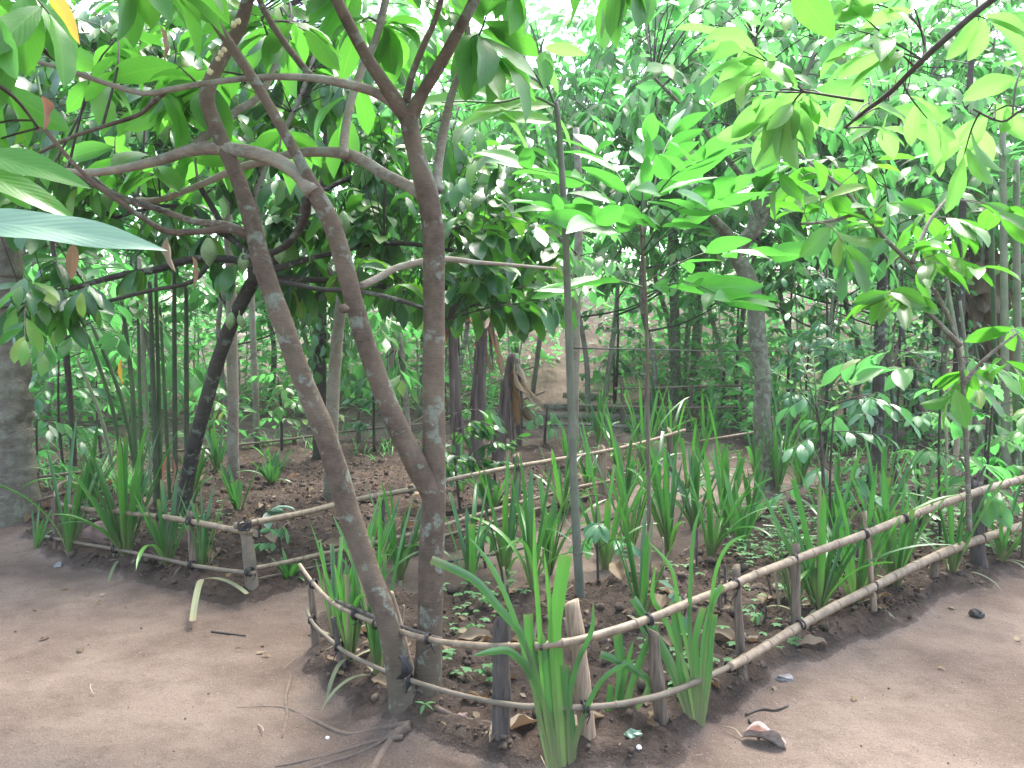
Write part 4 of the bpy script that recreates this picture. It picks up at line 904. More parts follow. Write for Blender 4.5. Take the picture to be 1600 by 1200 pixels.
def left_fence():
    b = G(392, 948); t = thing('bamboo_fence', b, 'two-rail bamboo fence round the left bed ending in a thick corner post', 'fence')
    bamboo_rail([P(*p) for p in [(104,752,6.15),(92,758,6.0),(87,772,5.85),(93,786,5.7),(115,793,5.6),(170,799,5.42),(240,806,5.2),(300,815,4.98),(350,825,4.84),(392,832,4.72)]], .012, .018, 'bamboo', t, seed=1)
    bamboo_rail([P(*p) for p in [(72,838,5.72),(120,848,5.55),(180,858,5.38),(240,870,5.18),(300,883,4.96),(350,891,4.83),(398,896,4.7)]], .009, .013, 'bamboo_grey', t, seed=2)
    bamboo_rail([P(*p) for p in [(366,822,4.72),(420,812,4.85),(480,800,5.05),(560,780,5.4),(640,765,5.75),(720,746,6.2),(800,730,6.6),(870,718,7.1),(950,704,7.7),(1010,690,8.4),(1070,672,9.2)]], .019, .016, 'bamboo', t, seed=3)
    bamboo_rail([P(*p) for p in [(385,890,4.75),(440,880,4.9),(520,862,5.2),(600,845,5.5),(680,825,5.85),(760,800,6.3),(840,778,6.8),(900,762,7.3),(960,750,7.9)]], .013, .016, 'bamboo', t, seed=4)
    bamboo_rail([P(*p) for p in [(400,905,4.8),(520,880,5.2),(640,852,5.6),(760,818,6.2),(850,792,6.8),(920,775,7.4)]], .008, .012, 'bamboo_grey', t, seed=5)
    for i, (a, c, d, r, mt) in enumerate((((398,947),(383,826),4.74,10.5,'bamboo_grey'), ((308,930),(297,800),4.96,6,'stake'), ((300,925),(302,850),5.0,4,'stake'), ((86,880),(84,778),5.66,4.5,'stake'), ((190,900),(176,845),5.4,5,'stake'), ((254,905),(250,800),5.2,5,'stake'),
                                           ((812,850),(806,712),6.65,6,'stake'), ((942,795),(940,700),7.75,7,'stake_new'), ((600,888),(598,780),5.6,5,'stake_dark'), ((1048,740),(1046,672),9.0,5,'stake'))):
        stake(a, c, d+.03, r, mt, t, i+20, 'post' if i == 0 else 'stake')
    # loose cap of dark strip on the corner post
    q = P(382, 818, 4.72); m = MB(); rng = random.Random(8)
    for k in range(7):
        a = rng.random()*6.28; pts = []
        for j in range(10):
            f = j/9*6.0; pts.append(q+Vector((math.cos(f+a)*.035, math.sin(f+a)*.03, .02*math.sin(f*1.7+k)+rng.uniform(-.008, .008)-.01)))
        m.tube(pts, .004, 5)
    m.build('tie', M['tie'], t)
    for i, (x, y, d) in enumerate(((298,814,4.98),(250,807,5.17),(300,883,4.96),(180,858,5.38),(390,893,4.7),(86,840,5.68),(807,729,6.62),(940,706,7.65),(640,765,5.75),(808,788,6.55))):
        tie(P(x, y, d), (1, -.4, 0), .022, t, 40+i)
left_fence()

def small_fence(label, rails, stakes, mat='bamboo_grey', r=.014):
    a = rails[0][0]; t = thing('bamboo_fence', P(*a), label, 'fence')
    for i, q in enumerate(rails): bamboo_rail([P(*p) for p in q], r, r*1.1, mat, t, nodes=.35, seed=i+60, seg=8)
    for i, (x, yb, yt, d, rr) in enumerate(stakes): stake((x, yb), (x, yt), d, rr, 'stake', t, i+70)
small_fence('short weathered fence in front of the palm trunk at the far left', [[(-40,756,6.9),(40,748,6.9),(90,742,7.0),(150,735,7.3)], [(-40,795,6.7),(40,786,6.8),(80,776,6.9),(110,768,7.1)]], [(33,825,735,6.85,7)], r=.012)
small_fence('long thin bamboo fence running behind the left bed', [[(60,738,9.0),(180,715,9.6),(300,702,10),(420,690,10.6),(560,672,11.2),(640,664,11.8),(760,655,12.4)], [(80,760,8.9),(240,735,9.6),(400,716,10.4),(560,698,11.0),(680,684,11.8)]],
            [(130,765,722,9.3,3.5), (300,735,698,10,3.5), (460,722,680,10.8,4), (560,715,640,11.1,3.5), (640,700,655,11.8,3)])
small_fence('far bamboo handrail crossing the garden right of the earth steps', [[(960,607,13.2),(1060,605,13.2),(1165,602,13.2)], [(880,632,13),(1000,636,13),(1100,637,13),(1200,634,13)]], [(972,655,600,13.2,3), (1080,660,600,13.2,3), (1160,660,598,13.2,3)], 'bamboo', .018)
small_fence('slanting bamboo handrail climbing beside the earth steps', [[(600,692,12.5),(680,640,14.2),(760,603,15.2),(835,572,16)], [(690,665,14),(770,640,15),(850,612,16)]], [(700,680,625,14.2,3), (790,665,590,15.3,3)], 'bamboo', .018)
small_fence('thin dark rail on short posts across the path in the middle distance', [[(800,668,12.0),(900,664,12.0),(1000,670,12),(1110,674,12),(1240,664,12),(1350,658,12),(1470,660,12)]], [(1030,700,660,12,3), (1140,700,668,12,3), (1240,700,655,12,4), (1370,700,640,12,4)], 'stake_dark', .010)
small_fence('single low bamboo rail at the right edge of the far bed beside the lichen-crusted tree', [[(1210,652,10.5),(1245,654,10.5)], [(1090,690,9.5),(1200,672,9.6)], [(700,800,6.9),(830,772,7.3)]], [(1245,690,645,10.5,3)], 'bamboo', .014)
def low_rails():
    for k, (q, lb_) in enumerate(((([(690,880,5.6),(800,862,5.9),(880,838,6.4),(960,812,7),(1030,780,7.8),(1120,740,9)]), 'black hose lying along the edge of the middle path'), )):
        pts = []
        for x, y, d in q: g = G(x, y); pts.append(onground(g.x, g.y, .008))
        t = MB().tube(pts, .009, 8).build('black_hose', M['wire']); tag(t, lb_, 'hose')
    m = MB(); pts = [P(884, 544, 5.05), P(1000, 546, 5.3), P(1180, 549, 8.0), P(1330, 546, 10), P(1372, 543, 11)]
    o = m.tube(pts, .0045, 6).build('wire', M['wire']); tag(o, 'dark wire stretched from the sapling pole across to the lichen-crusted tree', 'wire')
low_rails()

# earth steps: log risers
def steps():
    for k, (x0, x1, y, lb_) in enumerate(((790,1010,672,'lowest log edging the earth steps'), (815,1010,655,'second log from the bottom of the earth steps'), (850,1000,640,'third log from the bottom of the earth steps'), (880,960,622,'topmost log of the earth steps'))):
        a, c = G(x0, y), G(x1, y+3); m = MB().tube([a+Vector((0, 0, .03)), (a+c)/2+Vector((0, 0, .045)), c+Vector((0, 0, .03))], [.07, .075, .065], 10, .15, seed=k)
        tag(m.build('step_log', M['bark_pale'], origin=a), lb_, 'log', 'logs edging the earth steps')
steps()

# ------------------------------------------------------------------ pandan
def blade(rnd, p, path=None, D=None, L=.6, W=.035, bend=.5, roll=0, cut=False, fold=.55, ns=12):
    lb = LB(); lb.add([rnd], [tuple(p)], [tuple(D)], L, W, bend, fold, roll, ns=ns, na=2, profile='cut' if cut else 'strap', wavy=.0)
    return lb
def pandan(px, h_px, n, label, seed, spread=.35, wide=1.0, parts=True, name='pandan_plant', group='pandan plants along the beds', rn=(.1, 1), tip=None, floppy=.10, small=False):
    b = G(*px); D = b.y; k_ = 1+(.24/D if parts else 0); b = onground(b.x*k_, b.y*k_, -.02); rng = random.Random(seed)
    H_ = h_px*D/F*(1 if parts else 1.05)
    t = thing(name, b, label, 'plant', group); allb = LB()
    nn = int(n*1.5)
    for k in range(nn):
        a = rng.random()*6.28; o = rng.random()**.6
        sp = spread*o*1.0+.03; v = Vector((math.cos(a)*sp, math.sin(a)*sp, 1))
        L = H_*rng.uniform(.55, 1.05)*(1.08 if o < .5 else .95); W = rng.uniform(.013, .028)*wide*(1 if D < 6 else 1.1)
        bd = rng.uniform(.0, .36) if rng.random() > floppy else rng.uniform(1.0, 2.1)
        p = b+Vector((math.cos(a)*.018*o, math.sin(a)*.018*o, 0)); cut = rng.random() < .35
        if cut: L *= .8
        rr = rng.uniform(*rn)
        lb = allb if not parts else LB()
        dd = rng.uniform(-.5, .5)
        # bending must go outward: roll 0 keeps the blade bending away from the plant's axis for leaning blades
        lb.add([rr], [tuple(p)], [tuple(v)], L, W, bd, rng.uniform(.35, .8), math.pi+dd if False else dd, ns=12, na=1 if D > 6 else 2, profile='cut' if cut else 'strap')
        if parts: lb.build('leaf', M['pandan_dead' if rng.random() < .09 else 'pandan'], t)
    if not parts: allb.build('leaves', M['pandan'], t)
    if parts:   # withered outer blades
        for k in range(2):
            a = rng.random()*6.28; lb = LB(); v = Vector((math.cos(a)*.9, math.sin(a)*.9, .6))
            lb.add([rng.random()], [tuple(b)], [tuple(v)], H_*.4, .02, 1.6, .4, 0, ns=10, na=1, profile='strap'); lb.build('withered_leaf', M['pandan_dead'], t)
    return t
def custom_blades(name, base_px, d, blades, label):
    """each blade follows its own curve: (points [(x,y[,d])], width px, rnd, cut)"""
    b = P(base_px[0], base_px[1], d); b = onground(b.x, b.y, -.02)
    t = thing(name, b, label, 'plant', 'pandan plants along the beds')
    for pts, W, rn, cut in blades:
        q = [P(p[0], p[1], p[2] if len(p) > 2 else d) for p in pts]
        sm = []
        for i in range(len(q)-1):
            p0 = q[max(i-1, 0)]; p1 = q[i]; p2 = q[i+1]; p3 = q[min(i+2, len(q)-1)]
            for k in range(5):
                s = k/5; sm.append(.5*((2*p1)+(p2-p0)*s+(2*p0-5*p1+4*p2-p3)*s*s+(-p0+3*p1-3*p2+p3)*s**3))
        sm.append(q[-1]); n = len(sm)-1; V = []; 
        for i, c in enumerate(sm):
            s = i/n; tg = (sm[min(i+1, n)]-sm[max(i-1, 0)]).normalized()
            fac = Vector((.25, -1, .25)).normalized(); sd_ = tg.cross(fac).normalized(); nn_ = sd_.cross(tg).normalized()
            w_ = W*.66*d/F*.5*((.45+2.2*s) if s < .25 else 1)*(1 if cut else (1-.3*s)*(min(1, (1-s)/.2)**.75 if s > .8 else 1))
            for v_ in (-1, -.5, 0, .5, 1): V.append(c+sd_*v_*w_+nn_*(-abs(v_))*w_*.45*(1 if cut else .8))
        lb = LB(); K = (n+1)*5
        fs = np.array([(i*5+j, i*5+j+1, (i+1)*5+j+1, (i+1)*5+j) for i in range(n) for j in range(4)])
        uv = np.array([(i/n, j/4) for i in range(n+1) for j in range(5)])
        lb.b.append((np.array([tuple(v) for v in V]).reshape(1, K, 3), fs, uv, np.array([rn]))); lb.build('leaf', M['pandan'], t)
    return t
custom_blades('pandan_plant', (885,1205), 2.84, [
    ([(888,1215),(905,1120),(935,1050),(955,985),(985,905),(878+15,869)][:0] or [(885,1215),(878,1130),(872,1040),(868,985),(875,930),(885,868)], 34, .93, True),
    ([(895,1215),(905,1120),(918,1060),(925,1010),(885+45,960)][:0] or [(878,1215),(868,1100),(862,1000),(858,930),(850,860)], 14, .97, False),
    ([(870,1215),(855,1130),(848,1060),(842,960),(836,880),(835,785)], 15, .98, False),
    ([(862,1215),(850,1150),(832,1060),(800,1020,2.8),(770,1018,2.75),(738,1025,2.7)], 22, .35, False),
    ([(868,1215),(852,1100),(820,1000),(780,950),(740,905),(674,874)], 20, .3, True),
    ([(865,1215),(840,1100),(815,1000),(790,930),(765,880),(732,838)], 15, .8, False),
    ([(880,1215),(860,1120),(840,1060),(830,1010),(826,960)], 24, .75, True),
    ([(892,1215),(890,1140),(892,1080),(905,1030),(925,985),(905+22,940)], 16, .5, False),
    ([(890,1215),(905,1140),(930,1080),(955,1050),(900+95,1030)], 16, .15, False),
    ([(875,1215),(865,1150),(860,1090),(852,1020),(848,990)], 26, .6, False),
    ([(896,1215),(895,1150),(888,1090),(884,1040)], 22, .5, True)],
    'large pandan with one broad bright cut blade, growing through the fence in the centre foreground')
custom_blades('pandan_plant', (1092,1148), 3.13, [
    ([(1090,1150),(1075,1060),(1050,990),(1035,960),(1020,930),(1025,800+80)], 16, .9, False),
    ([(1092,1150),(1085,1050),(1078,960),(1085,880),(1100,800,3.2),(1108,740,3.3)][:0] or [(1092,1150),(1082,1050),(1078,980),(1080,900),(1085,830),(1098,785)], 13, .5, False),
    ([(1088,1150),(1060,1060),(1030,1000),(1000,950),(990,935)], 20, .45, True),
    ([(1095,1150),(1098,1060),(1102,1000),(1115,940),(1130,915)], 17, .55, True),
    ([(1094,1150),(1100,1060),(1110,960),(1120,890),(1140,850),(1168,835)], 12, .92, False),
    ([(1085,1150),(1060,1080),(1040,1030),(1010,990),(995,975)], 14, .3, False),
    ([(1093,1150),(1080,1040),(1062,960),(1050,890),(1012,845)], 12, .95, False),
    ([(1096,1150),(1108,1060),(1112,1000),(1118,960)], 18, .4, True),
    ([(1085,1150),(1070,1080),(1060,1000),(1052,940)], 20, .25, True),
    ([(1094,1150),(1090,1060),(1088,1000),(1100,950)], 18, .7, True)], 'fan-shaped pandan on the outer side of the fence, right foreground')
custom_blades('pandan_plant', (966,1165), 3.1, [
    ([(966,1165),(968,1100),(972,1050),(966,990)], 24, .3, True), ([(968,1165),(985,1080),(1010,1010),(1030,975)], 20, .25, False), ([(966,1165),(980,1100),(1000,1060),(1020,1030)][:0] or [(970,1150),(1000,1085),(1040,1075),(938,1020)][:0] or [(968,1140),(1015,1075),(990,1045),(960,1030),(938,1022)], 17, .35, True),
    ([(962,1165),(966,1110),(976,1060),(990,1000)], 18, .7, False), ([(960,1165),(952,1120),(955,1070)], 16, .2, True)], 'small dark pandan just inside the fence between the pale stake and the fan-shaped pandan')
PL = [
 ((1000,1010),215,8,'pandan with bright upright blades behind the fence left of the fan-shaped one',.25,1.2),
 ((1278,988),275,15,'dense pandan under the top rail right of the fence bend',.42,1.35), ((1336,968),315,13,'tall pandan with a blade arching over the right fence',.4,1.1), ((1398,942),300,14,'tallest pandan behind the right fence, blades nearly upright',.36,1.2),
 ((1486,926),215,10,'short pandan near the twiggy dark fence post',.3,1.1), ((548,1092),310,12,'pandan filling the left corner of the front bed',.17,1.05), ((590,1100),330,9,'pandan pressed between the left corner and the leaning trunk',.13,1.0),
 ((525,1020),220,8,'small pandan leaning outward at the left fence corner',.22,1.0), ((625,925),200,11,'pandan seen between the two trunks above the path',.4,1.1), ((575,945),190,10,'pandan behind the leaning trunk left of the gap',.4,1.0),
 ((108,888),215,11,'pandan at the far left corner of the left fence',.3,1.2), ((197,898),255,20,'big thick pandan in the middle of the left fence',.34,1.4), ((262,905),180,13,'pandan right of the big thick one by the left fence',.35,1.1),
 ((318,925),160,9,'narrow pandan beside the corner post of the left fence',.2,1.0), ((55,868),85,6,'tiny pandan sprout outside the left fence',.6,1.0), ((1562,905),150,8,'low pandan near the right end of the fence',.6,.9),
 ((1240,985),180,7,'thin pandan left of the dense one by the bend',.35,.9),
]
for i, (px, h, n, lb_, sp, wd) in enumerate(PL): pandan(px, h, n, lb_, 100+i, sp, wd)
PM = [
 ((735,925),200,7,'pandan right of the tall trunk at the near edge of the middle path',.3), ((832,930),245,9,'tall dark pandan left of the sapling pole',.2), ((858,900),170,8,'pandan just behind the tall dark one',.3),
 ((945,892),230,11,'pandan right of the foot of the sapling pole',.35), ((985,860),190,11,'pandan between the pole and the thin brown stem',.4), ((1045,860),200,12,'pandan right of the thin brown stem',.4),
 ((1085,830),170,10,'middle row pandan with drooping pale tips',.45), ((1135,838),210,12,'large middle row pandan left of the lichen-crusted trunk',.45), ((1175,820),150,9,'pandan in front of the lichen-crusted trunk',.4),
 ((1215,770),130,10,'pandan directly right of the lichen-crusted trunk base',.35), ((1250,760),120,9,'second pandan right of the lichen-crusted trunk base',.35), ((1005,735),160,10,'far pandan in the middle row beyond the bamboo rail',.35),
 ((965,740),140,9,'far pandan left end of the row beyond the bamboo rail',.35), ((1050,725),130,9,'far pandan beyond the rail, right of the tall one',.35), ((1100,715),120,8,'far pandan where the middle path narrows',.35),
 ((880,800),120,12,'low pandan spilling over the lower rail of the middle fence',.6), ((770,800),100,11,'dark pandan under the middle fence rail',.7), ((720,770),90,8,'dark low pandan behind the tall trunk',.7),
 ((300,790),100,10,'pandan behind the left fence beside the canes',.4), ((140,800),130,12,'pandan behind the left fence near the corner loop',.35), ((372,800),90,8,'small pandan under the leaning dark stem',.5), ((425,760),70,14,'spiky dark rosette on the mound behind the left fence',.9),
 ((1210,640),70,8,'distant pandan by the far rail end',.3), ((1180,740),110,7,'pandan just left of the lichen-crusted trunk',.3), ((452,905),50,14,'tuft of narrow grass right of the corner post',.8), ((1590,730),140,9,'pandan under the pale canes at the right edge',.3),
 ((340,740),80,8,'distant pandan between dark stem and slender trunk',.4), ((1120,690),90,8,'distant pandan left of the far rail posts',.4), ((1440,820),130,8,'pandan inside the right bed behind the fence',.4), ((790,905),230,8,'upright dark pandan halfway between the tall trunk and the sapling pole',.2), ((1110,880),170,9,'pandan at the near end of the middle row',.3), ((1075,780),150,9,'pandan in the thick of the middle row, second rank',.3), ((1030,790),150,9,'pandan between the thin brown stem and the middle fence end',.3), ((975,800),150,9,'pandan crossing in front of the middle fence end',.3), ((1160,860),140,8,'small pandan in front of the lichen-crusted trunk',.3), ((1225,730),150,8,'pandan behind the lichen-crusted trunk',.3), ((1265,720),120,8,'distant pandan in the right bed',.3), ((1310,870),190,9,'tall thin pandan behind the dense right one',.25), ((1375,860),200,9,'tall thin pandan behind the tallest right one',.22), ((890,735),90,9,'far pandan behind the middle fence rail',.4), ((935,700),110,9,'far pandan at the lower end of the earth steps',.35), ((1025,680),120,9,'far pandan left of the far posts',.3), ((1190,690),120,8,'far pandan beside the lichen-crusted trunk at right',.3),
 ((920,760),110,9,'pandan touching the middle fence near the pale stake',.4),
]
for i, (px, h, n, lb_, sp) in enumerate(PM): pandan(px, h, n, lb_, 200+i, sp*.8, 1.4, parts=False, floppy=.18, rn=(.15, 1))

# fallen blade by the left corner post
def fallen_blades():
    b = onground(*G(318, 925).xy, .03); t = thing('fallen_leaf', b, 'two withered strap blades bent onto the path below the left corner post', 'leaf')
    for tip, mt in (((302,985),'pandan_dead'), ((382,948),'pandan_dead')):
        e = G(*tip); e = onground(e.x, e.y, .012); m = b.lerp(e, .45)+Vector((0, 0, .05)); D = (m-b)
        lb = LB(); Ln = (e-b).length; lb.add([.5], [tuple(b)], [tuple(Vector((e.x-b.x, e.y-b.y, Ln*.28)))], Ln*1.05, .035, .75, .25, 0, ns=12, na=2, profile='cut'); lb.build('blade', M[mt], t)
fallen_blades()

# ------------------------------------------------------------------ leafy seedlings and shrubs
def seedling(px, h_px, label, mat, n, L, seed, stem='twig', group='leafy seedlings and shrubs', spread=.35, ratio=.42, w_=2.5):
    b = G(*px); D = b.y; b.z -= .03; rng = random.Random(seed); hh = h_px*D/F
    t = thing('leafy_shrub', b, label, 'shrub', group)
    top = b+Vector((rng.uniform(-.06, .06), rng.uniform(-.05, .05), hh)); stm = MB(); path = [b, b.lerp(top, .5)+Vector((rng.uniform(-.03, .03), 0, 0)), top]
    stm.tube(path, [w_*D/F, w_*.8*D/F, w_*.5*D/F], 7, .05); an = sub_path(path, 6); an = an[len(an)//3:]
    tg = [b+Vector((rng.uniform(-1, 1)*hh*spread, rng.uniform(-1, 1)*hh*spread, hh*rng.uniform(.3, 1.05))) for _ in range(n)]
    spec = dict(L=(L*.75, L*1.2), ratio=ratio, ns=6, na=2 if D < 6 else 1, bend=(.2, .9), fold=(.1, .5), roll=.4, wavy=.04)
    tw, arr = twigs_leaves(seed, an, tg, spec, (4, 7), rtw=.0025, droop=.3)
    stm.build('stem', M[stem], t); tw.build('twigs', M[stem], t); lb = LB(); add_leaves(lb, arr, spec, seed); lb.build('foliage', M[mat], t)
for i, a in enumerate([
 ((760,890),110,'seedling with broad pale leaves right of the tall trunk','lf_weed',2,.13), ((935,915),130,'dark-stemmed seedling right of the sapling pole','lf_blue',3,.11), ((1060,990),90,'seedling between the two stakes in the front bed','lf_blue',2,.09),
 ((720,800),160,'dark glossy coffee shrub behind the tall trunk','lf_dark',14,.14), ((680,790),130,'dark glossy coffee shrub hidden left of the tall trunk','lf_dark',10,.13), ((775,790),110,'small dark coffee shrub under the leaning banana stem','lf_dark',7,.12),
 ((1300,880),260,'bluish-leaved coffee plant behind the right fence','lf_blue',12,.13), ((1350,820),210,'bluish coffee plant between the right pandans','lf_blue',9,.13), ((1440,830),190,'bushy plant with yellowing leaves beyond the right fence','lf_weed',9,.14),
 ((1470,860),330,'tall broad-leaved seedling behind the right fence','lf_bush',9,.22), ((1540,840),240,'leafy shrub behind the twiggy fence post','lf_bush',12,.15), ((1600,850),220,'shrub at the right edge above the fence end','lf_bush',12,.15),
 ((1260,700),170,'bluish shrub on the slope right of the lichen-crusted tree','lf_blue',14,.16), ((1320,680),150,'mint shrub on the slope with small leaves','lf_weed',14,.12), ((1430,700),130,'low shrub at the foot of the bank','lf_blue',12,.14),
 ((100,740),190,'bluish-leaved shrub right of the palm trunk','lf_blue',16,.17), ((160,720),150,'leafy shrub behind the canes','lf_bush',16,.15), ((60,770),120,'shrub at the foot of the palm trunk','lf_bush',9,.13), ((330,720),120,'low shrub right of the dark stem','lf_bush',12,.15),
 ((440,705),120,'low shrub behind the rosette mound','lf_bush',12,.15), ((585,705),130,'shrub behind the leaning cacao trunk','lf_blue',14,.15), ((960,640),90,'shrub at the top of the earth steps','lf_bush',12,.18), ((850,700),70,'small shrub at the foot of the earth steps','lf_weed',6,.15),
 ((1130,650),90,'shrub beyond the far handrail','lf_bush',10,.2), ((1010,620),90,'bright weed shrub below the far bank','lf_weed',12,.2), ((1540,760),180,'shrub in front of the pale canes','lf_weed',12,.14),
 ((1290,705),300,'large bluish coffee bush filling the gap right of the lichen-crusted tree','lf_blue',46,.14), ((1400,700),290,'large glossy coffee bush behind the dark straight trunk','lf_blue',42,.14), ((1150,655),200,'coffee bush far left of the lichen-crusted tree','lf_bush',30,.18), ((1230,650),230,'pale coffee bush behind the far rails','lf_bush',34,.18), ((960,640),170,'coffee bush on the bank above the steps','lf_blue',26,.18),
 ((408,835),55,'grey-blue leafed weed on the soil right of the corner post','lf_glauc',1,.16), ((440,870),60,'small green weed right of the corner post','lf_weed',3,.08), ((738,995),40,'rosette of young weed leaves right of the tall trunk','lf_weed',3,.05),
 ((1180,980),40,'little weed by the thin stake','lf_weed',2,.05), ((1090,800),60,'young weed at the edge of the middle path','lf_weed',3,.08),
]): seedling(a[0], a[1], a[2], a[3], a[4], a[5], 300+i)

# ------------------------------------------------------------------ background trees
BT = [ # x px, distance, height, crown radius, kind
 (1010,13.5,7.2,1.9,0),(1140,15,7.8,2.0,1),(1290,13.5,6.8,2.0,0),(1410,14,7.0,2.1,1),(1530,12.5,6.6,2.0,0),(1680,11.5,6,2.0,1),(930,15.5,7.4,2.1,1),(1230,14.5,7.5,2.2,0),
 (60,12.5,6.2,2.0,1),(-60,11,5.5,1.8,0),(230,14.5,6.8,2.1,0),(360,14,6.2,1.9,1),(480,13.5,6,1.8,0),(600,15,7,2.0,1),(720,13.5,6.0,1.8,0),(820,17,7.5,2.2,1),
 (1330,15,8,2.4,0),(1480,15,8,2.4,1),(1640,14,8,2.4,0),(1060,16.5,8,2.3,1),(-120,13,7,2.2,1),(160,16,7.5,2.3,1),(420,17,8,2.4,0),(660,18,8,2.3,0)]
BL = ['light-leaved tree right of the sapling pole, nearest of the back row', 'airy tree behind the arching dark tree', 'bright small-leaved tree behind the lichen-crusted tree', 'spreading tree above the right bank', 'leafy tree behind the dead banana leaves', 'tree crown cut by the right edge',
      'tree above the earth steps', 'tall pale tree behind the lichen-crusted tree', 'tree behind the left canes', 'tree crown cut by the left edge behind the palm', 'tree behind the dark leaning stem', 'bushy tree behind the slender trunk', 'bushy tree between the two leaning main trunks', 'tree seen between the main trunks',
      'tree right of the tall trunk behind the banana stems', 'far tree above the handrail', 'far crown at upper right centre', 'far crown at upper right', 'far crown in the right corner', 'far crown above the arching tree', 'far crown beyond the left edge', 'far crown at upper left', 'far crown left of centre', 'far crown behind the tall trunk']
protos = []
for kk in range(4):
    tr, br, tw, arr = gen_crown(500+kk, None, top=6.0, rad=1.8, ntw=120, spec=SP_S if kk < 2 else SP_F, n_l=(6, 10), limbs=10, stems=1+(kk % 2), rt=.045, z0=.24, droop=.5, rtw=.003)
    protos.append((tr, br, tw, arr))
pt = []
for kk, (tr, br, tw, arr) in enumerate(protos):
    t = thing('garden_tree', (0, 0, 0), 'proto', 'tree', 'trees at the back of the garden')
    tr.build('trunk', M['bark_pale' if kk % 2 else 'bark_lichen'], t); n0 = len(br.v); br.v += tw.v; br.f += [tuple(i+n0 for i in f) for f in tw.f]; br.build('branches', M['twig'], t)
    lb = LB(); add_leaves(lb, arr, SP_S if kk < 2 else SP_F, kk); lb.build('crown', M['lf_bush'], t); pt.append(t)
used = set()
for i, (x, d, h, r, k) in enumerate(BT):
    kk = (k+2*(d > 14)) % 4
    o = pt[kk] if kk not in used else copy_tree(pt[kk]); used.add(kk)
    X = (x-800)/F*d; o.location = (X, d, float(H(X, d))-.1); o.rotation_euler = (0, 0, i*2.1); o.scale = (r/1.8, r/1.8, h/6.0); o['label'] = BL[i]

# far wood: one mass
def far_wood():
    rg = np.random.default_rng(77); N = 20000
    X = rg.uniform(-26, 30, N*3); Y = rg.uniform(17, 34, N*3); top = 7.5+2.5*vnoise(X, Y, .25, 3)+1.5*vnoise(X, Y, .9, 4)
    Z = rg.random(N*3)**1.25*top
    keep = (vnoise(X+Z*.6, Y*.8+Z*.9, .8, 11) > .42+.14*Z/top) & (np.abs(X/Y) < 1.1)
    X, Y, Z = X[keep][:N], Y[keep][:N], Z[keep][:N]; n = len(X)
    pts = np.stack([X, Y, Z+H(X, Y, False)], -1); D = rg.normal(0, 1, (n, 3)); D[:, 2] = -.25+.3*rg.normal(0, 1, n)
    L = rg.uniform(.28, .52, n); lb = LB(); lb.add(rg.random(n), pts, D, L, L*.48, .6, .3, rg.normal(0, .5, n), ns=2, profile='oval')
    o = lb.build('far_wood', M['lf_bush']); tag(o, 'mass of green foliage closing the view behind the garden', 'foliage', kind='stuff')
far_wood()
def undergrowth():
    rg = np.random.default_rng(78); N = 26000
    X = rg.uniform(-13, 15, N*3); Y = rg.uniform(10.5, 20, N*3); Z = rg.random(N*3)**1.2*3.4
    cl = vnoise(X, Y, .9, 14); keep = (cl > .40) & (bedmask(X, Y) > .5) & (Z < (cl-.34)*12) & (Z < (Y-9.5)*.6) & ((X < .2) | (X > 2.8) | (Y > 17.5))
    X, Y, Z = X[keep][:N], Y[keep][:N], Z[keep][:N]; n = len(X)
    pts = np.stack([X, Y, Z+H(X, Y, False)], -1); D = rg.normal(0, 1, (n, 3)); D[:, 2] = .1+.4*rg.normal(0, 1, n)
    L = rg.uniform(.12, .26, n); lb = LB(); lb.add(rg.random(n), pts, D, L, L*.5, .6, .3, rg.normal(0, .5, n), ns=2, profile='oval')
    m = MB(); r_ = random.Random(2); k = 0
    while k < 90:
        x, y = r_.uniform(-11, 13), r_.uniform(10.5, 19)
        if float(bedmask(x, y)) < .5 or 0 < x < 3: continue
        z = float(H(x, y)); h = r_.uniform(1.5, 4); e = (x+r_.uniform(-.4, .4), y, z+h)
        m.tube([(x, y, z-.05), ((x+e[0])/2+r_.uniform(-.08, .08), y, z+h/2), e], [.018, .014, .008], 5); k += 1
    tag(m.build('thicket_stems', M['cane_pale']), 'thin pale stems standing in the undergrowth at the back', 'stems', kind='stuff')
    o = lb.build('undergrowth', M['lf_bush']); tag(o, 'leafy undergrowth covering the ground at the back', 'undergrowth', kind='stuff')
undergrowth()
def ground_cover():
    rg = np.random.default_rng(79); lp, ld, L, rn = [], [], [], []
    zones = [((1140,770,1330,900),260), ((1230,830,1330,880),50), ((1400,770,1600,870),220), ((700,900,830,1000),26), ((980,880,1100,1090),26), ((1000,740,1150,820),20), ((1130,930,1260,1040),14), ((1300,690,1600,780),150), ((640,1040,800,1110),8), ((130,745,350,850),50), ((900,560,1400,640),110)]
    for (x0, y0, x1, y1), n in zones:
        for _ in range(n):
            g = G(rg.uniform(x0, x1), rg.uniform(y0, y1)); s = rg.uniform(.6, 1.3)*(1 if g.y < 9 else 1.8)
            for q in range(rg.integers(1, 4)):
                h = rg.uniform(.015, .09)*s; c = onground(g.x+rg.normal(0, .03), g.y+rg.normal(0, .03), h); k = rg.integers(3, 6); a0 = rg.random()*6.28
                for j in range(k):
                    a = a0+6.28*j/k; lp.append(tuple(c)); ld.append((math.cos(a), math.sin(a), .15)); L.append(rg.uniform(.018, .034)*s); rn.append(rg.random())
    L = np.array(L); n = len(L); lb = LB(); lb.add(rn, lp, ld, L, L*.7, .5, .15, 0, ns=3, profile='obov')
    tag(lb.build('ground_cover', M['lf_weed']), 'low mint-green clover-like weeds on the bed soil', 'ground cover', kind='stuff')
ground_cover()
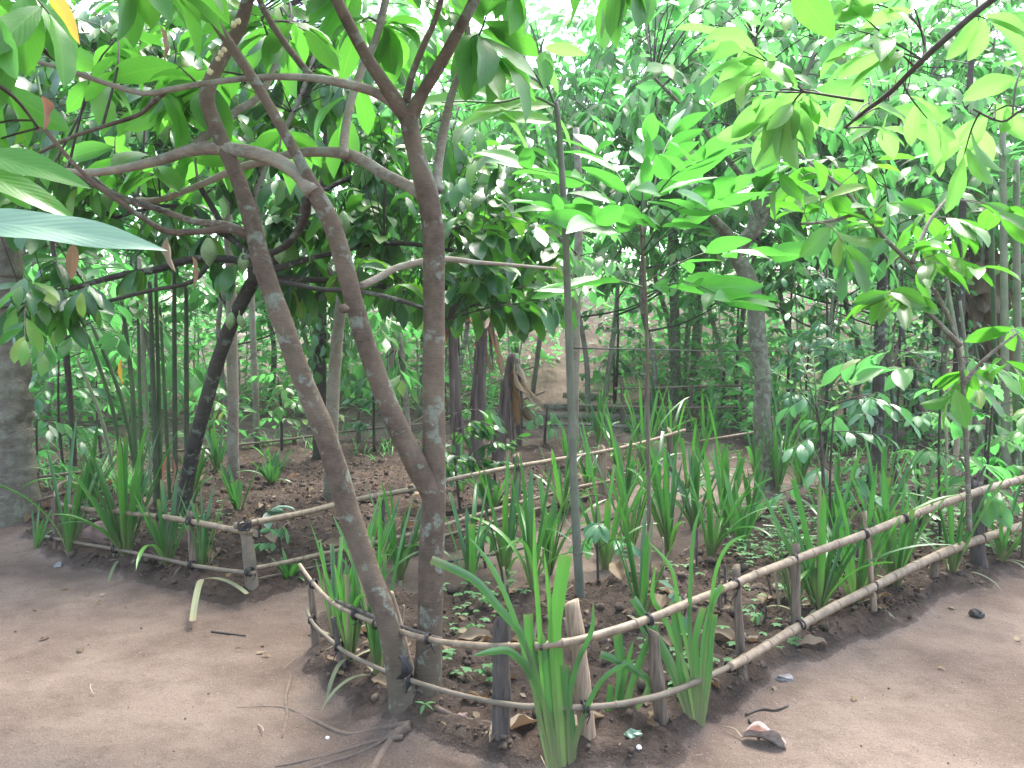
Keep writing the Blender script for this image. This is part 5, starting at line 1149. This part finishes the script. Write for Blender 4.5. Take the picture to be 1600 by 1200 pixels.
def grass_tufts():
    rg = np.random.default_rng(80); lp, ld, L = [], [], []
    for (x0, y0, x1, y1), n in [((900,590,1250,680),110), ((60,700,250,780),60), ((1200,600,1600,740),90), ((380,680,640,720),20)]:
        for _ in range(n):
            g = G(rg.uniform(x0, x1), rg.uniform(y0, y1))
            for q in range(6): lp.append((g.x+rg.normal(0, .05), g.y+rg.normal(0, .05), g.z-.02)); ld.append((rg.normal(0, .35), rg.normal(0, .35), 1)); L.append(rg.uniform(.12, .4))
    n = len(L); lb = LB(); lb.add(rg.random(n), lp, ld, L, .014, .8, .3, rg.normal(0, .3, n), ns=4, profile='strap')
    tag(lb.build('grass', M['lf_bush']), 'thin grass tufts along the far beds', 'grass', kind='stuff')
grass_tufts()

# ------------------------------------------------------------------ litter
def clods():
    """loose crumbs: many small lumps in one mesh, scattered with numpy"""
    rg = np.random.default_rng(9); protos = []
    for k in range(10):
        m = MB().blob((0, 0, 0), 1, (1, .85, .7), .7, k*7+1, 7, 5); protos.append((np.array([tuple(v) for v in m.v]), np.array(m.f)))
    N = 60000; X = rg.uniform(-4.6, 5, N); Y = rg.uniform(2.6, 9.5, N); bm = bedmask(X, Y)
    keep = (rg.random(N) < np.where(bm > .5, .62*(vnoise(X, Y, 3, 31)*.9+.3), .035)) & (np.abs(X) < Y*.68)
    X, Y, bm = X[keep], Y[keep], bm[keep]; Z = H(X, Y); n = len(X)
    r = rg.uniform(.002, .008, n)*(1+3.0*rg.random(n)**7)*np.where(bm > .5, 1.15, .38)
    vs, fs, b0 = [], [], 0; which = rg.integers(0, 10, n)
    for k, (v, f) in enumerate(protos):
        q = np.where(which == k)[0]; a = rg.random(len(q))*6.28; c, s_ = np.cos(a)[:, None], np.sin(a)[:, None]; rr = r[q][:, None]
        x = (v[None, :, 0]*c-v[None, :, 1]*s_)*rr+X[q][:, None]; y = (v[None, :, 0]*s_+v[None, :, 1]*c)*rr+Y[q][:, None]; z = v[None, :, 2]*rr+(Z[q]+r[q]*.25)[:, None]
        vs.append(np.stack([x, y, z], -1).reshape(-1, 3)); fs.append((f[None]+(np.arange(len(q))*len(v))[:, None, None]+b0).reshape(-1, 4)); b0 += len(q)*len(v)
    v = np.concatenate(vs); f = np.concatenate(fs).astype(np.int32); me = bpy.data.meshes.new('soil_crumbs')
    me.vertices.add(len(v)); me.vertices.foreach_set('co', v.astype(np.float32).ravel()); me.loops.add(f.size); me.loops.foreach_set('vertex_index', f.ravel())
    me.polygons.add(len(f)); me.polygons.foreach_set('loop_start', np.arange(0, f.size, 4, dtype=np.int32)); me.polygons.foreach_set('use_smooth', np.ones(len(f), bool)); me.update(calc_edges=True)
    me.materials.append(M['clod']); o = bpy.data.objects.new('soil_crumbs', me); COL.objects.link(o)
    tag(o, 'crumbs of loose soil scattered on the beds', 'soil', kind='stuff')
clods()
def leaf_scraps():
    rg = np.random.default_rng(19); N = 9000; X = rg.uniform(-5, 6, N); Y = rg.uniform(2.7, 12, N); bm = bedmask(X, Y)
    keep = (rg.random(N) < np.where(bm > .5, .62, .04)) & (np.abs(X) < Y*.68); X, Y = X[keep], Y[keep]; n = len(X)
    L = rg.uniform(.012, .06, n); a = rg.random(n)*6.28; lb = LB()
    lb.add(rg.random(n)**.8, np.stack([X, Y, H(X, Y)+.006], -1), np.stack([np.cos(a), np.sin(a), rg.uniform(-.05, .5, n)], -1), L, L*rg.uniform(.3, .8, n), rg.uniform(-.5, 1.4, n), rg.uniform(0, .8, n), rg.normal(0, .4, n), ns=4, na=1, wavy=.12, rng=rg, profile='oval')
    tag(lb.build('leaf_litter', M['lf_dead']), 'scraps of broken dry leaves strewn over the bed soil', 'leaf litter', kind='stuff')
leaf_scraps()
def straws():
    rng = random.Random(10); m = MB(); n = 0
    while n < 420:
        x, y = rng.uniform(-4.5, 4.8), rng.uniform(2.7, 9.5); bm = float(bedmask(x, y))
        if rng.random() > bm*.9+.06 or abs(x) > y*.68: continue
        a = rng.random()*6.28; ln = rng.uniform(.03, .16); p = onground(x, y, .006); q = onground(x+math.cos(a)*ln, y+math.sin(a)*ln, .008+rng.random()*.015)
        m.tube([p, p.lerp(q, .5)+Vector((rng.uniform(-.01, .01), rng.uniform(-.01, .01), .006)), q], rng.uniform(.0008, .0025), 4, sub=2); n += 1
    tag(m.build('twig_litter', M['straw']), 'bits of straw and broken twigs scattered on the soil', 'litter', kind='stuff')
straws()
LM = [((655,1142),'main cacao tree foot'),((785,1212),'dark front stake'),((927,1222),'fresh split stake'),((1046,1195),'stake beside the fan-shaped pandan'),((1166,1108),'thin stake at the fence bend'),((1243,1052),'stake right of the fence bend'),((1278,988),'dense pandan on the right'),((1398,942),'tall right pandan'),
      ((1530,910),'twiggy fence post'),((906,940),'sapling pole foot'),((1015,905),'thin brown sapling stem'),((1135,838),'large middle row pandan'),((1190,765),'lichen-crusted tree foot'),((735,925),'seedling right of the tall trunk'),((495,1030),'left corner stake of the front fence'),
      ((396,945),'thick corner post'),((286,818),'leaning dark cacao foot'),((197,898),'big thick left pandan'),((108,888),'corner loop of the left fence'),((425,760),'spiky rosette'),((812,850),'middle fence stake'),((942,795),'pale middle fence stake'),((716,742),'banana stems'),((516,782),'pale grey stem'),((366,752),'slender trunk'),((600,888),'short stake of the middle fence'),((1460,800),'right rail seedlings')]
LMW = None; LCOUNT = {}
def bedmask_b(x, y): return float(poly_sd(x, y, BEDS[1])) > -.1
def landmark(tone, what, x, y, k):
    """names a small scattered thing by its nearest landmark and side"""
    global LMW
    if LMW is None: LMW = [(G(*p), n_) for p, n_ in LM]
    q, n_ = min(LMW, key=lambda a: (a[0].x-x)**2+(a[0].y-y)**2); dx, dy = x-q.x, y-q.y
    side = ('right of' if dx > 0 else 'left of') if abs(dx) > abs(dy) else ('behind' if dy > 0 else 'in front of')
    d = math.hypot(dx, dy); near = 'close ' if d < .25 else '' if d < .6 else 'well '
    lab = f'{tone}{what} on soil, {near}{side} the {n_}'
    return lab, n_
def curl_mat():
    m, n, l, pb, out = mat_new('curled dry leaf'); g = n.new('ShaderNodeNewGeometry'); uvn = n.new('ShaderNodeUVMap'); sx = n.new('ShaderNodeSeparateXYZ'); l.new(uvn.outputs[0], sx.inputs[0])
    nz = nd(n, 'ShaderNodeTexNoise', Scale=40.0, Detail=5.0); tc = n.new('ShaderNodeTexCoord'); l.new(tc.outputs['Object'], nz.inputs['Vector'])
    red = ramp(n, l, nz.outputs['Fac'], [(.3, (.085, .035, .022)), (.7, (.20, .095, .06))]); pale = ramp(n, l, nz.outputs['Fac'], [(.3, (.20, .15, .13)), (.7, (.36, .30, .26))])
    av = math_(n, l, 'MULTIPLY', math_(n, l, 'ABSOLUTE', math_(n, l, 'SUBTRACT', sx.outputs[1], .5)), 2.0)
    rim = math_(n, l, 'MULTIPLY', math_(n, l, 'SUBTRACT', math_(n, l, 'ADD', av, math_(n, l, 'MULTIPLY', nz.outputs['Fac'], .3)), .85, True), 6, True)
    c = mix(n, l, math_(n, l, 'MAXIMUM', rim, g.outputs['Backfacing']), red, pale); l.new(c, pb.inputs['Base Color']); pb.inputs['Roughness'].default_value = .8
    bm = nd(n, 'ShaderNodeBump', Strength=.6, Distance=.003); l.new(nz.outputs['Fac'], bm.inputs['Height']); l.new(bm.outputs[0], pb.inputs['Normal'])
    return m
M['lf_curl'] = curl_mat()
def dry_leaves():
    rng = random.Random(12); protos = []
    for k in range(6):
        rg = np.random.default_rng(k); lb = LB(); lb.add([k/5], [(0, 0, .006)], [(0, 1, .25)], .12, .055, .9-.1*k, .35+.1*k, .2, ns=10, na=3, wavy=.16, rng=rg, profile='oval'); o = lb.build('dry_leaf', M['lf_dead']); protos.append(o)
    g = G(1200, 1166); o_ = onground(g.x, g.y, .004); t = thing('dry_leaf', o_, 'large curled dry leaf with a pale rim lying alone on the right path', 'dry leaf')
    lb = LB(); lb.add([.5], [tuple(o_+Vector((-.085, .03, .012)))], [(1, -.15, .28)], .185, .10, 1.25, .95, .25, ns=16, na=4, wavy=.12, rng=np.random.default_rng(4), profile='oval'); lb.build('blade', M['lf_curl'], t)
    MB().tube([o_+Vector((-.085, .03, .012)), o_+Vector((-.10, .08, .02)), o_+Vector((-.125, .13, .006))], [.003, .0025, .002], 6).build('stalk', M['straw'], t)
    big = [((60,1006),.05,'small dark leaf alone on the left path',-30), ((130,1018),.04,'tiny brown leaf on the left path',70), ((135,935),.05,'orange-brown leaf on the left path below the fence',10),
           ((608,1080),.10,'rusty red leaf at the foot of the leaning trunk',50), ((625,990),.10,'pale dry leaf leaning behind the trunk foot',80), ((765,1190),.20,'large brown curled leaf beside the dark stake',-50), ((720,1105),.11,'white and black curled leaf right of the trunk foot',-60), ((1010,1110),.07,'pinkish leaf scrap behind the stake',0),
           ((1385,1000-30),.07,'dead leaf near the thin pale stake',40), ((700,1030),.10,'pale dry leaf right of the tall trunk',10), ((430,855),.2,'big grey-brown leaf leaning on the left corner post',40), ((150,850),.0,'',0)]
    used = set(); n = 0
    def put(k, loc, rz, sc, label, group=None, rx=0):
        o = protos[k] if k not in used else protos[k].copy()
        if k in used: COL.objects.link(o)
        used.add(k); o.location = loc; o.rotation_euler = (rx, rng.uniform(-.3, .3), rz); o.scale = (sc, sc, sc); tag(o, label, 'dry leaf', group)
    for (px, L, lb_, a) in big:
        if not L: continue
        g = G(*px); put(n % 6, onground(g.x, g.y, .006), R(a), L/.12*1.15, lb_); n += 1
    cnt = 0
    while cnt < 150:
        x, y = rng.uniform(-5, 5.2), rng.uniform(2.9, 8.6); bm = float(bedmask(x, y))
        if rng.random() > bm or abs(x) > y*.62: continue
        kk_ = rng.randrange(6); sc_ = rng.uniform(.5, 1.7)
        lab, n_ = landmark(('small ' if sc_ < .8 else 'broad ' if sc_ > 1.35 else '')+('dark ', 'brown ', 'brown ', 'tan ', 'pale ', 'pale ')[kk_], 'dry leaf', x, y, cnt)
        put(kk_, onground(x, y, .008), rng.random()*6.28, sc_, lab, 'dry leaves around the '+n_, rng.uniform(-.2, .3)); cnt += 1
dry_leaves()
def stones():
    for px, r, sq, mt, lb_, nm in (((1225,1070),.030,(1.3,.8,.6),'stone','grey angular stone on the right path beside the fence','stone'), ((1527,965),.034,(1,1,.75),'stone_black','black lump lying on the right path','stone'),
        ((722,1136),.02,(1,.8,.8),'stone_red','brown stone right of the tree foot','stone'), ((160,850),.12,(1,.7,.9),'stone_red','reddish stone half buried behind the left fence','stone'), ((998,1190),.009,(1,1,.8),'pebble','white pebble at the bottom of the front bed','pebble'),
        ((512,1153),.008,(1,1,.8),'pebble','white pebble on the path left of the tree','pebble'), ((990,1155),.024,(1.2,.9,.8),'lf_glauc','crumpled bluish leaf scrap in the front bed','leaf scrap'), ((92,885),.025,(1,1,.8),'stone','small pale stone at the left fence foot','stone')):
        g = G(*px); g = onground(g.x, g.y, r*.35*sq[2]); m = MB().blob((0, 0, 0), r, sq, .6, px[0], 10, 8)
        o = m.build(nm, M[mt], smooth=False); o.location = g; tag(o, lb_, nm)
    for pts, lb_ in (([(1165,1120),(1190,1112),(1210,1116),(1232,1108)], 'short dark twig lying on the right path'), ([(1170,1130),(1180,1145),(1186,1160)], 'thin pale stem curling towards the large dry leaf'), ([(330,990),(350,994),(384,996)], 'thin twig on the left path below the corner post')):
        q = [onground(*G(*p).xy, .006) for p in pts]; tag(MB().tube(q, [.005, .006, .004, .003][:len(q)], 6, .3).build('twig', M['twig']), lb_, 'twig')
    rng = random.Random(3)
    for k in range(26):   # short bare pegs in the beds
        x, y = rng.choice([(rng.uniform(1130, 1260), rng.uniform(870, 960)), (rng.uniform(1000, 1130), rng.uniform(880, 1000)), (rng.uniform(620, 900), rng.uniform(940, 1040)), (rng.uniform(1260, 1560), rng.uniform(780, 880))])
        g = G(x, y); h = rng.uniform(.08, .28); e = g+Vector((rng.uniform(-.05, .05), rng.uniform(-.03, .03), h))
        o = MB().tube([g-Vector((0, 0, .04)), g.lerp(e, .5), e], [.008, .007, .006], 7, .15).build('peg', M[rng.choice(['stake', 'stake_dark', 'straw'])])
        tag(o, landmark('short ' if h < .15 else 'taller ', 'bare stick', g.x, g.y, k)[0], 'stick', 'bare sticks in the front bed')
stones()

# ------------------------------------------------------------------ thin haze added to wash out the background
def haze():
    bm_ = MB(); x0, x1, y0, y1, z0, z1 = -95, 95, -14, 95, -1.5, 24
    bm_.v = [Vector(p) for p in ((x0,y0,z0),(x1,y0,z0),(x1,y1,z0),(x0,y1,z0),(x0,y0,z1),(x1,y0,z1),(x1,y1,z1),(x0,y1,z1))]
    bm_.f = [(0,3,2,1),(4,5,6,7),(0,1,5,4),(1,2,6,5),(2,3,7,6),(3,0,4,7)]
    m = bpy.data.materials.new('haze'); m.use_nodes = True; n = m.node_tree.nodes; n.clear()
    o = n.new('ShaderNodeOutputMaterial'); v = n.new('ShaderNodeVolumePrincipled'); v.inputs['Density'].default_value = .0011; v.inputs['Color'].default_value = (.93, .97, .98, 1)
    v.inputs['Anisotropy'].default_value = .2; m.node_tree.links.new(v.outputs[0], o.inputs['Volume'])
    tag(bm_.build('haze', m, smooth=False), 'thin pale haze washing out the background', 'haze', kind='stuff')
haze()
